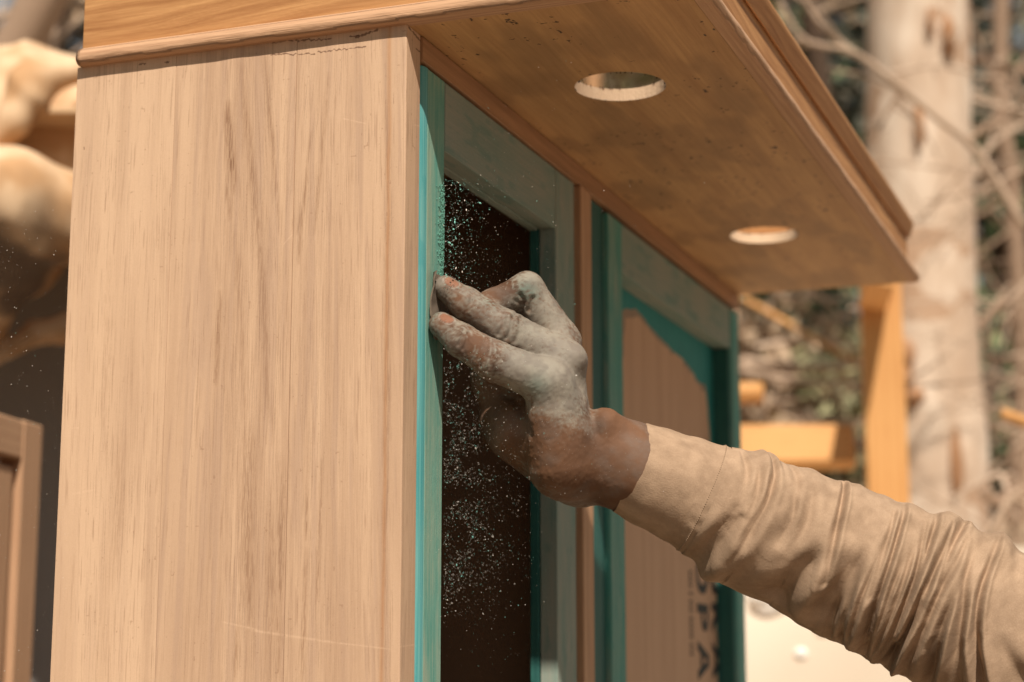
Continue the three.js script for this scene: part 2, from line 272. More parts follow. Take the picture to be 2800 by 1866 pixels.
// the big pale trunk
{
  const D = 5.6, base = at(2520, 1700, D); base.y = groundH(base.x, base.z) - 0.05;
  const t = thing('pale_tree', base);
  tag(t, 'big pale barked tree trunk with brown patches, behind the overhanging shelf', 'tree');
  mesh('trunk', tube([base.clone(), at(2545, 1340, D), at(2525, 1000, D), at(2518, 640, D), at(2512, 200, D), at(2512, -300, D), at(2540, -1400, D)], 0.178, 0.13, 60, 40, 0.10), barkPale, t);
  for (const [px, py, w, h] of [[2515, 345, 13, 62], [2478, 965, 26, 40], [2462, 1030, 34, 34], [2497, 1085, 30, 26], [2596, 95, 16, 50], [2392, 700, 12, 40], [2545, 60, 9, 40], [2612, 1230, 20, 120]]) {
    const c = at(px, py, D - 0.15), g = new THREE.SphereGeometry(1, 14, 10), p = g.attributes.position;
    for (let i = 0; i < p.count; i++) { const q = V(p.getX(i), p.getY(i), p.getZ(i)); const k = 0.7 + 0.7 * noise(q.x * 2 + px, q.y * 2, q.z * 2); p.setXYZ(i, q.x * k * w * D / F, q.y * k * h * D / F, q.z * 0.035); }
    g.computeVertexNormals(); g.translate(c.x, c.y, c.z); mesh('bark_patch', g, barkBrown, t);
  }
}
// other trunks
function trunkTree(name, label, cat, pts, D, r0, r1, mat, group, crown) {
  const P = pts.map(([x, y, d]) => at(x, y, d ?? D)); const b = P[0].clone(); b.y = groundH(b.x, b.z) - 0.05; 
  if (P[0].y > b.y) P.unshift(b); 
  const t = thing(name, P[0].clone()); tag(t, label, cat, group);
  mesh('trunk', tube(P, r0, r1, 40, 12, 0.2), mat, t);
  if (crown) for (const c of crown) mesh('crown', leaves(at(c[0], c[1], c[2]), c[3], c[4], c[5], c[6]), leafMat, t);
  return t;
}
trunkTree('thin_tree', 'thin pinkish trunk right of the big pale tree', 'tree', [[2800, 1300], [2790, 900], [2765, 500], [2738, 300], [2735, 120], [2750, -300]], 7, 0.038, 0.03, twigMat[1], null, null);
trunkTree('thin_tree', 'slim dark trunk between the overhang and the big pale tree', 'tree', [[2330, 1200], [2290, 700], [2250, 300], [2215, 0], [2190, -300]], 9, 0.07, 0.05, barkDark, null, null);
trunkTree('leaning_tree', 'thick brown trunk leaning above the tan canvas at top left', 'tree', [[-60, 400], [20, 180], [70, 90], [130, -30], [260, -260]], 4.4, 0.06, 0.055, twigMat[1], null, null);
trunkTree('leaning_tree', 'dark forked trunk left of the fascia board', 'tree', [[120, 400], [140, 180], [155, 60], [180, -60], [230, -300]], 6, 0.035, 0.03, barkDark, null, null);
trunkTree('leaning_tree', 'orange brown trunk glimpsed through the nearer lamp hole', 'tree', [[1610, 700, 7], [1618, 300, 7], [1625, 60, 7], [1640, -300, 7]], 7, 0.035, 0.03, std({ color: S(190, 146, 106), roughness: 0.9 }), null, null);
// leafy trees and bushes on the slope
const leafy = [
  ['dark leafy tree behind the top of the big trunk, right edge', [2720, 900], [[2690, 150, 9, 0.62, 900, darks, 0.06], [2760, 420, 9, 0.55, 700, greens, 0.06], [2640, 420, 9.5, 0.4, 500, greens, 0.06]]],
  ['dark green tree seen between the overhang and the big trunk', [2260, 900], [[2200, 120, 10, 0.75, 1000, darks, 0.07], [2290, 330, 10, 0.5, 800, greens, 0.06], [2120, -60, 10, 0.7, 900, browns, 0.07]]],
  ['olive tree high above the far end of the overhang', [2400, 700], [[2340, 180, 12, 0.8, 900, olive, 0.07], [2420, -100, 12, 0.9, 900, darks, 0.07]]],
  ['loose green bush under the overhang beside the turquoise door', [2120, 1150], [[2110, 800, 8.5, 0.4, 900, greens, 0.05], [2190, 960, 8.5, 0.45, 900, olive, 0.05], [2240, 840, 8.8, 0.42, 800, darks, 0.05]]],
  ['brown dry bush behind the bright crossbeam', [2220, 1200], [[2120, 1080, 8, 0.42, 1000, browns, 0.05], [2270, 1100, 8, 0.42, 1000, olive, 0.05], [2040, 960, 8, 0.4, 800, browns, 0.05], [2340, 700, 9, 0.5, 800, browns, 0.05]]],
  ['dark green bush at the right edge above the shoulder', [2740, 1300], [[2720, 1330, 7.5, 0.3, 900, greens, 0.05], [2690, 1100, 8, 0.36, 900, darks, 0.05], [2780, 1000, 8, 0.36, 900, greens, 0.05]]],
  ['olive bush right of the big trunk at half height', [2760, 850], [[2740, 780, 9, 0.5, 900, olive, 0.05], [2690, 620, 9.5, 0.4, 700, darks, 0.05], [2790, 620, 10, 0.5, 700, browns, 0.06]]],
  ['far brown wooded crown filling the top right corner', [2640, 700], [[2760, -60, 14, 1.0, 420, olive, 0.09], [2560, -200, 14, 1.2, 500, browns, 0.09], [2660, 250, 15, 1.0, 420, darks, 0.09]]],
  ['grey brown tree behind the tan canvas at the top left', [120, 500], [[60, 80, 9, 0.35, 500, browns, 0.05], [150, 120, 9, 0.3, 500, darks, 0.05], [190, 20, 9, 0.25, 300, browns, 0.05]]],
  ['grey green tree seen through the nearer lamp hole', [1700, 700], [[1690, 230, 9, 0.5, 2600, paleL.concat(olive), 0.08], [1800, 120, 9.5, 0.6, 1200, olive, 0.07], [1580, 140, 9.5, 0.5, 1200, paleL, 0.07]]],
];
for (const [label, [bx, by], crowns] of leafy) {
  const D = crowns[0][2], b = at(bx, by, D); b.y = groundH(b.x, b.z) - 0.05;
  const bush = label.includes('bush'), t = thing(bush ? 'bush' : 'leafy_tree', b); tag(t, label, bush ? 'bush' : 'tree');
  const top = at(crowns[0][0], crowns[0][1], D);
  if (top.y < b.y + 0.3) top.y = b.y + 0.6;
  mesh('trunk', tube([b.clone(), b.clone().lerp(top, 0.5).add(V(0.05, 0, 0)), top], bush ? 0.02 : 0.06, bush ? 0.012 : 0.03, 12, 8, 0.2), barkDark, t);
  for (const c of crowns) mesh('crown', leaves(at(c[0], c[1], c[2]), c[3], c[4], c[6], c[5]), leafMat, t);
}
// the wood goes on round the clearing, behind and beside the camera
for (let i = 0; i < 11; i++) {
  const a = [2.25, 1.95, 1.6, -0.15, -0.42, 2.7, 0.35, 3.8, 3.1, 0.15, 3.45][i], d = 8 + 2.2 * (i % 3), b = V(C.x + d * Math.cos(a), 0, C.z + d * Math.sin(a)); b.y = groundH(b.x, b.z) - 0.05;
  if (Math.abs(a - Math.atan2(1, 0.52)) < 1.0) b.add(V(9 * Math.cos(a), 0, 9 * Math.sin(a)));
  const t = thing('clearing_tree', b); tag(t, 'tall tree standing round the clearing, outside the picture', 'tree', 'trees round the clearing behind the viewer');
  const top = b.clone().add(V(0.3, 9, 0)); mesh('trunk', tube([b.clone(), b.clone().lerp(top, 0.5).add(V(0.15, 0, 0.1)), top], 0.2, 0.08, 16, 10, 0.15), barkDark, t);
  mesh('crown', leaves(b.clone().add(V(0, 5.5, 0)), 4.2, 2600, 0.22, greens.concat(olive), 1.2), leafMat, t);
}
{ // a slender tree outside the frame whose sparse leaves dapple the hand and cuff
  const c = V(0.10, 1.47, -0.08).addScaledVector(SUN, 4.6), b = V(4.6, 0, 2.2); b.y = groundH(b.x, b.z) - 0.05;
  const t = thing('slender_tree', b); tag(t, 'slender tree reaching over the worker, outside the picture', 'tree');
  mesh('trunk', tube([b.clone(), V(4.4, 2.6, 2.3), V(3.6, 4.8, 2.5), c.clone().add(V(0.9, 0.25, 0.05)), c.clone().add(V(0.3, 0.1, 0))], 0.07, 0.006, 30, 8, 0.2), barkDark, t);
  mesh('crown', leaves(c, 0.34, 150, 0.042, greens, 0.9), leafMat, t);
}
// bare twiggy shrubs: each a thing of many branches
function twigShrub(label, D, basePx, list, group) {
  const b = at(basePx[0], basePx[1], D); b.y = groundH(b.x, b.z) - 0.03;
  const t = thing('dry_shrub', b); tag(t, label, 'shrub', group);
  list.forEach((pl, i) => {
    const P = pl.pts.map(([x, y, d]) => at(x, y, D + (d ?? 0) + 0.1 * Math.sin(i * 7))); const gs = [tube(P, pl.r, pl.r * 0.45, 20, 6, 0.2)];
    const cv = new THREE.CatmullRomCurve3(P);
    for (let k = 0; k < (pl.side ?? 3); k++) { const p = cv.getPointAt(rr(0.15, 0.95)), q = p.clone().addScaledVector(right, rr(-0.3, 0.3)).addScaledVector(upv, rr(-0.2, 0.25)).addScaledVector(fwd, rr(-0.1, 0.2)); gs.push(tube([p, p.clone().lerp(q, 0.5).addScaledVector(upv, rr(-0.03, 0.03)), q], pl.r * 0.45, pl.r * 0.2, 8, 5)); }
    mesh('branch', mergeGeometries(gs), twigMat[i % 3], t);
  });
}
const rl = (n, x0, x1, y0, y1, len, tilt, r) => Array.from({ length: n }, () => { const x = rr(x0, x1), y = rr(y0, y1), a = tilt + rr(-0.6, 0.6), l = len * rr(0.6, 1.4); return { pts: [[x - Math.cos(a) * l / 2, y - Math.sin(a) * l / 2], [x + rr(-25, 25), y + rr(-25, 25)], [x + Math.cos(a) * l / 2, y + Math.sin(a) * l / 2]], r: r * rr(0.6, 1.3) }; });
twigShrub('bare brown branch arching across the front of the big pale trunk', 4.6, [2760, 1500], [
  { pts: [[2800, 620], [2660, 400], [2560, 320], [2440, 220], [2330, 140], [2200, 110], [2130, 0]], r: 0.013 }, { pts: [[2470, 240], [2430, 300], [2380, 400]], r: 0.008 }, { pts: [[2440, 200], [2560, 180], [2650, 195]], r: 0.006 }, { pts: [[2340, 150], [2240, 60], [2180, -40]], r: 0.009 }, { pts: [[2640, 395], [2740, 300], [2810, 140]], r: 0.008 }]);
twigShrub('tangle of dry pinkish twigs at the right edge, beside the big trunk', 6.4, [2740, 1500], [...rl(8, 2650, 2830, 330, 720, 280, -0.5, 0.010), ...rl(6, 2640, 2830, 60, 330, 320, 0.7, 0.011)]);
twigShrub('dry pale twigs low at the right edge, behind the big trunk', 6.2, [2700, 1500], [...rl(5, 2600, 2830, 1030, 1260, 340, -0.16, 0.010), ...rl(5, 2650, 2830, 760, 1000, 300, -0.6, 0.011), { pts: [[2760, 1420], [2765, 1250], [2745, 1080]], r: 0.013 }]);
twigShrub('fine pale twigs hanging in front of the middle of the big trunk', 5.0, [2700, 1500], [...rl(9, 2380, 2700, 380, 700, 300, -0.4, 0.0035), ...rl(9, 2420, 2780, 700, 1250, 340, -0.15, 0.0035)]);
twigShrub('brown brushwood behind the post, under the overhang', 6.4, [2200, 1300], [...rl(9, 2030, 2340, 800, 1150, 320, 0.1, 0.011), { pts: [[2030, 990], [2180, 1005], [2350, 1000]], r: 0.02 }]);
twigShrub('grey twigs against the sky at the top left corner', 5.0, [60, 900], [{ pts: [[-40, 60], [30, 30], [120, -60]], r: 0.012 }, { pts: [[110, 260], [125, 110], [190, -20]], r: 0.012 }, { pts: [[140, 160], [150, 60], [120, -40]], r: 0.008 }]);
twigShrub('cluster of pale dry leaves and twigs above the shoulder at the right edge', 4.4, [2760, 1700], [{ pts: [[2720, 1500], [2750, 1380], [2800, 1330]], r: 0.014 }, { pts: [[2690, 1340], [2720, 1370], [2800, 1370]], r: 0.018 }, { pts: [[2760, 1400], [2740, 1300], [2700, 1310]], r: 0.012 }]);

// ------------------------------------------------------------------ timber frame and loose pieces behind
{
  const D = 4.1, k = D / 3, b = at(2400, 1700, D), t = thing('wooden_trellis', V(b.x, groundH(b.x, b.z), b.z)); tag(t, 'new orange timber post with a crossbeam, standing behind the far end of the cabinet', 'trellis');
  const bar = (name, A, B, w, d, spin) => { const L = A.distanceTo(B), g = new RoundedBoxGeometry(w * k, L, d * k, 2, 0.004); planar(g, 1, 5, 2); const q = new THREE.Quaternion().setFromUnitVectors(V(0, 1, 0), B.clone().sub(A).normalize()); g.rotateY(spin); g.applyQuaternion(q); const m = A.clone().add(B).multiplyScalar(0.5); g.translate(m.x, m.y, m.z); return mesh(name, g, M.timber, t); };
  const head = at(2404, 700, D), foot = head.clone(); foot.y = groundH(head.x, head.z) - 0.08;
  const face = V(0.22, 0, 0.975).normalize();
  bar('post', foot, head, 0.064, 0.05, Math.atan2(face.x, face.z));
  const rail = at(2393, 862, D).addScaledVector(face, 0.026 * k); rail.y += 0.03 * k;
  bar('cantilever_rail', rail.clone(), rail.clone().addScaledVector(face, 0.2 * k), 0.044, 0.06, 0);
  bar('crossbeam', at(1960, 1224, D + 0.02), at(2335, 1224, D + 0.02), 0.068, 0.035, 0);
  bar('brace', at(2030, 815, D + 2.4), at(2345, 990, D + 2.0), 0.010, 0.016, 0);
  const g = tube([at(1900, 1075, D + 0.1), at(2040, 1075, D + 0.1), at(2085, 1075, D + 0.1)], 0.018 * k, 0.018 * k, 8, 16); mesh('round_rail', g, M.timber, t);
}
{
  const D = 3.6; let A = at(2600, 1095, D), B = at(2900, 1200, D);
  const g = tube([at(2740, 1130, D), at(2900, 1190, D)], 0.011, 0.011, 4, 8); tag(mesh('slat_stick', g, M.timber), 'thin orange wooden slat poking in at the right edge', 'slat');
}
for (const [px, py, r, l] of [[2252, 1725, 0.022, 'white stone on the pale bank below the sleeve'], [2100, 1640, 0.05, 'large white stone beside the turquoise door edge'], [2185, 1700, 0.012, 'small pale stone left of the white stone on the bank'], [2190, 1790, 0.016, 'small pale stone low on the bank']]) {
  const r0 = ray(px, py); let d = 3; while (d < 9) { const p = at(px, py, d); if (p.y < groundH(p.x, p.z) + 0.04) break; d += 0.01; }
  const g = new THREE.IcosahedronGeometry(r * d / 4, 3), p = g.attributes.position; for (let i = 0; i < p.count; i++) { const q = V(p.getX(i), p.getY(i), p.getZ(i)), k = 0.8 + 0.5 * noise(q.x * 40 + px, q.y * 40 + 7, q.z * 40); p.setXYZ(i, q.x * k, q.y * k * 0.8, q.z * k); }
  g.computeVertexNormals(); const c = at(px, py, d); g.translate(c.x, c.y, c.z); tag(mesh('stone', g, std({ color: S(246, 240, 232), roughness: 0.9 })), l, 'stone');
}

// ------------------------------------------------------------------ the cabinet
// left side in the plane z = 0, front in the plane x = 0 running away along -z, overhang to x = 0.2125
const YT = 1.754, YS = 1.7638, ZE = -0.972, XB = -0.268, XO = 0.2125, Y0 = 0.02;
const cab = thing('wooden_cabinet', V(XB / 2, 0, ZE / 2));
tag(cab, 'half painted wooden cabinet with turquoise doors and an overhanging top with round lamp holes', 'cabinet');
// side boards: uv of the plank texture is (x, y) of the board
function sideUV(g) { const p = g.attributes.position, n = g.attributes.normal, uv = new Float32Array(p.count * 2); for (let i = 0; i < p.count; i++) { const x = Math.abs(n.getX(i)) > 0.7 ? p.getZ(i) * 0.7 - 0.02 : p.getX(i); uv[2 * i] = (x - PX0) / PW; uv[2 * i + 1] = (p.getY(i) - PY0) / PH; } g.setAttribute('uv', new THREE.BufferAttribute(uv, 2)); return g; }
const gapW = [0.00005, 0.00006, 0.00004, 0];
for (let k = 0; k < 3; k++) {
  const x0 = plankEdges[k] + (k ? gapW[k] : 0), x1 = k === 2 ? 0 : plankEdges[k + 1] - gapW[k + 1];
  const g = new RoundedBoxGeometry(x1 - x0, YT - Y0, 0.0245, 2, k === 2 ? 0.0009 : 0.0002); g.translate((x0 + x1) / 2, (Y0 + YT) / 2, -0.01225 - (k % 2) * 0.0001);
  mesh('side_plank', sideUV(g), M.panel, cab);
}
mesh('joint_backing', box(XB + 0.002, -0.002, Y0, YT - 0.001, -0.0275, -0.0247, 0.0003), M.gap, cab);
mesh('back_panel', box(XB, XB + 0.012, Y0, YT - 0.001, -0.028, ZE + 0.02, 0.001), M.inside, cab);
mesh('end_panel', box(XB, -0.0262, Y0, YT - 0.001, ZE, ZE + 0.018, 0.001), M.dim, cab);
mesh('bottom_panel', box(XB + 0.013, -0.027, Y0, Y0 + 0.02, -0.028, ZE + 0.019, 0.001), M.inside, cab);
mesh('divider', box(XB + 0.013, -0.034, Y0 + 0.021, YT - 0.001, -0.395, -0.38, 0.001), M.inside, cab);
{ // shelf and blocks dimly seen through the open door
  const a = hitX(1208, 1663, -0.12), z1 = -0.379;
  mesh('shelf', box(XB + 0.013, -0.125, 1.300, 1.343, -0.029, -0.36, 0.001, 2), M.dim, cab);
  mesh('shelf_block', box(-0.20, -0.14, 1.344, 1.372, -0.33, -0.372, 0.001, 2), M.dim, cab);
}
mesh('top_rail', box(-0.022, 0.0012, 1.7355, YT - 0.0005, -0.0255, ZE, 0.001, 2), M.dim, cab);
mesh('middle_post', box(-0.022, 0.002, Y0, 1.735, -0.378, -0.4075, 0.0012, 1), M.pale, cab);
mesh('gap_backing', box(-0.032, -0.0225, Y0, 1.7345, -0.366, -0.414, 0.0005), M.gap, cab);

// overhanging top: a board with two lamp holes, rounded edge moulding round it, a fascia above and a small cornice
const HOLES = [[0.0985, -0.184, 0.0352], [0.0955, -0.6925, 0.0350]];
{
  const sh = new THREE.Shape([[XB + 0.006, 0.0045], [XO - 0.0134, 0.0045], [XO - 0.0134, -ZE], [XB + 0.006, -ZE]].map(p => new THREE.Vector2(...p)));
  for (const [x, z, r] of HOLES) { const h = new THREE.Path(); for (let i = 0; i <= 72; i++) { const a = -i / 72 * 2 * Math.PI, q = r * (1 + 0.008 * (noise(i * 0.9, x * 99) - 0.5)); h[i ? 'lineTo' : 'moveTo'](x + q * Math.cos(a), -z + q * Math.sin(a)); } sh.holes.push(h); }
  const g = new THREE.ExtrudeGeometry(sh, { depth: YS - YT, bevelEnabled: false, curveSegments: 48 });
  g.rotateX(-Math.PI / 2); g.translate(0, YT, 0);
  // split: the cut walls of the holes show pale raw wood
  const p = g.attributes.position, n = g.attributes.normal, wall = [], rest = [];
  for (let i = 0; i < p.count; i += 3) { const cx = (p.getX(i) + p.getX(i + 1) + p.getX(i + 2)) / 3, cz = (p.getZ(i) + p.getZ(i + 1) + p.getZ(i + 2)) / 3; (Math.abs(n.getY(i)) < 0.5 && HOLES.some(h => Math.hypot(cx - h[0], cz - h[1]) < h[2] * 1.06) ? wall : rest).push(i, i + 1, i + 2); }
  const pick = (ids) => { const q = new THREE.BufferGeometry(); for (const k of ['position', 'normal']) { const s = g.attributes[k], a = new Float32Array(ids.length * 3); ids.forEach((j, i) => { a[3 * i] = s.getX(j); a[3 * i + 1] = s.getY(j); a[3 * i + 2] = s.getZ(j); }); q.setAttribute(k, new THREE.BufferAttribute(a, 3)); } return q; };
  const board = mesh('overhang_board', planar(pick(rest), 2, 4, 2), M.soffit, cab);
  const rawWood = std({ color: S(226, 196, 164), roughness: 0.9, bumpMap: bumpTex, bumpScale: 0.0006 });
  for (const k of [0, 1]) mesh('hole_wall', planar(pick(wall.filter(i => (p.getZ(i) > -0.45) === (k === 0))), 1, 9, 9), rawWood, board);
  // torn splinters along the upper and lower rims of the holes
  const sp = [];
  for (const [x, z, r] of HOLES) for (let i = 0; i < 70; i++) { const a = rr(0, 6.283), up = rnd() < 0.65, L = rr(0.0006, 0.0022) * (rnd() < 0.15 ? 1.8 : 1), q = new THREE.ConeGeometry(rr(0.0003, 0.0008), L, 4); q.rotateZ(rr(-1, 1)); q.rotateY(rr(0, 6)); q.translate(x + (r - 0.0006) * Math.cos(a), up ? YS + L * 0.3 : YT - 0.0002, z + (r - 0.0006) * Math.sin(a)); sp.push(q); }
  tag(mesh('splinters', mergeGeometries(sp), std({ color: S(84, 60, 44), roughness: 1 }), board), null, null, null, 'stuff');
  // moulding: half round, swept round the edge with mitred corners
  const prof = [[0, 0.0], [0.0076, 0.0001]]; for (let i = 1; i <= 6; i++) { const a = -Math.PI / 2 + Math.PI / 2 * i / 6; prof.push([0.0078 + 0.005 * Math.cos(a), 0.0052 + 0.0051 * Math.sin(a)]); } for (let i = 1; i <= 10; i++) { const a = Math.PI / 2 * i / 10; prof.push([0.0128 * Math.cos(a), 0.0052 + 0.0104 * Math.sin(a)]); }
  const sweep = (corners, closed, prof, matr, name, y, along, nSeg = 60, wob = 0.0004) => {
    for (let s = 0; s < corners.length - 1; s++) {
      const [A, B] = [corners[s], corners[s + 1]], dir = V(B[0] - A[0], 0, B[1] - A[1]).normalize(), out = V(-dir.z, 0, dir.x), pos = [], idx = [], n = prof.length;
      const mit = (k) => { const P = corners[k - 1], Q = corners[k + 1]; if (!P || !Q) return 0; return 1; };
      for (let i = 0; i <= nSeg; i++) for (let j = 0; j < n; j++) {
        const [o, h] = prof[j], e0 = mit(s) ? -o : 0, e1 = mit(s + 1) ? o : 0, L = Math.hypot(B[0] - A[0], B[1] - A[1]), t = lerp(e0, L + e1, i / nSeg), w = 1 + wob / 0.0095 * (noise(t * 60 + s * 9, j * 0.35) - 0.5) * 2;
        pos.push(A[0] + dir.x * t + out.x * o * w, y + h, A[1] + dir.z * t + out.z * o * w);
      }
      for (let i = 0; i < nSeg; i++) for (let j = 0; j < n - 1; j++) { const a = i * n + j, b = a + n; idx.push(a, a + 1, b, b, a + 1, b + 1); }
      for (const [o, f] of [[0, 1], [nSeg * n, 0]]) for (let j = 1; j < n - 1; j++) f ? idx.push(o, o + j + 1, o + j) : idx.push(o, o + j, o + j + 1);
      const g2 = new THREE.BufferGeometry(); g2.setAttribute('position', new THREE.Float32BufferAttribute(pos, 3)); g2.setIndex(idx); g2.computeVertexNormals();
      mesh(name, planar(g2, Math.abs(dir.x) > 0.5 ? 0 : 2, 9, 2), matr, cab);
    }
  };
  sweep([[XB + 0.004, -0.0040], [XO - 0.0128, -0.0040], [XO - 0.0128, ZE]].map(c => c), false, prof, M.moulding = wood(T.pale, 1, 1, 0.85, 0.0007), 'edge_moulding', YT - 0.0006, 0, 160, 0.00028);
  // fascia: four boards standing on the top board
  const XF = 0.1994, FT = 1.835;
  mesh('fascia_board', box(XB + 0.0005, XF, YS + 0.0005, FT, -0.022, -0.0042, 0.001, 0), M.orange, cab);
  mesh('fascia_board', box(XF - 0.018, XF, YS + 0.0005, FT - 0.02, -0.0225, ZE + 0.0005, 0.001, 2), M.orange, cab);
  mesh('fascia_board', box(XB + 0.019, XF - 0.0185, YS + 0.001, FT, ZE + 0.001, ZE + 0.018, 0.001, 0), M.orange, cab);
  mesh('fascia_board', box(XB + 0.0005, XB + 0.018, YS + 0.001, FT, -0.0225, ZE + 0.001, 0.001, 2), M.orange, cab);
  const cor = [[XF - 0.012, 1.8075], [XF + 0.0012, 1.8075], [XF + 0.0016, 1.8052], [XF + 0.0028, 1.8052], [XF + 0.0078, 1.8185], [XF + 0.0086, 1.8215], [XF + 0.0078, 1.825], [XF - 0.012, 1.825]];
  const gc = prism(cor, 'z', ZE, -0.0225, 2, 6, 2); mesh('cornice', gc, M.orange, cab);
}

// doors: each a group of rails and stiles with the paint of its state
function profY(pts, y0, y1, mat, name, parent) { // pts are (x, z) counterclockwise seen from above
  const sh = new THREE.Shape(pts.map(p => new THREE.Vector2(p[0], -p[1]))); const g = new THREE.ExtrudeGeometry(sh, { depth: y1 - y0, bevelEnabled: false }); g.rotateX(-Math.PI / 2); g.translate(0, y0, 0); return mesh(name, paintUV(g, 1), mat, parent);
}
function paintUV(g, along) { return planar(g, along, 1 / 0.09, 1 / 0.36); }
const bx = (x0, x1, y0, y1, z0, z1, b, along, mat, name, parent) => mesh(name, paintUV(box(x0, x1, y0, y1, z0, z1, b, along), along), mat, parent);
{
  const d1 = mesh('door_frame', paintUV(box(-0.015, 0, 1.6813, 1.7335, -0.0705, -0.3145, 0.001, 2), 2), M.greyDust, cab);   // the top rail carries the stiles
  d1.userData.label = 'dusty grey green sanded door frame standing open at the near end';
  // near stile: rounded outer edge, flat sanded face
  const e = []; for (let i = 0; i <= 8; i++) { const a = i / 8 * Math.PI / 2; e.push([-0.0075 + 0.0075 * Math.sin(a), -0.0260 - 0.0115 * (1 - Math.cos(a))]); }
  bx(-0.015, 0, Y0 + 0.02, 1.7335, -0.0382, -0.0694, 0.0008, 1, M.tealDust, 'stile', d1);
  { const sh = new THREE.Shape([...e, [-0.0004, -0.0380], [-0.015, -0.0380], [-0.015, -0.0260]].map(p => new THREE.Vector2(p[0], -p[1]))); const g = new THREE.ExtrudeGeometry(sh, { depth: 1.7335 - Y0 - 0.02, bevelEnabled: false }); g.rotateX(-Math.PI / 2); g.translate(0, Y0 + 0.02, 0); mesh('edge_bead', paintUV(g, 1), M.tealBlue, d1); }
  bx(-0.015, 0, Y0 + 0.02, 1.7335, -0.3155, -0.3648, 0.0012, 1, M.greyDust, 'stile', d1);
  bx(-0.015, 0, Y0 + 0.02, 0.12, -0.0705, -0.3145, 0.001, 2, M.tealMid, 'bottom_rail', d1);
  bx(-0.023, -0.0153, Y0 + 0.02, 1.70, -0.3135, -0.36, 0.001, 1, M.tealDark, 'inner_rebate', d1);
  bx(-0.023, -0.0153, 1.6802, 1.73, -0.0705, -0.313, 0.001, 2, M.greyDust, 'inner_rebate', d1);
  bx(-0.032, -0.0232, Y0 + 0.02, 1.7345, -0.0277, -0.062, 0.0005, 1, M.gap, 'backing', d1); bx(-0.032, -0.0232, 1.705, 1.752, -0.0625, -0.37, 0.0005, 2, M.gap, 'backing', d1);  // backings added behind the gaps to block slits of sun
  // crust of sanded paint clinging to the inner edge of the near stile
  const cr = [];
  for (let i = 0; i < 900; i++) { const y = rr(1.565, 1.655), z = -0.0692 + Math.abs(gauss()) * 0.0045; if (z > -0.052) continue; const q = new THREE.IcosahedronGeometry(rr(0.0003, 0.0009), 0); q.scale(0.8, rr(0.6, 1.6), 1); q.translate(0.0002, y, z); cr.push(q); }
  tag(mesh('paint_crumbs', mergeGeometries(cr), M.crust, d1), null, null, null, 'stuff');
}
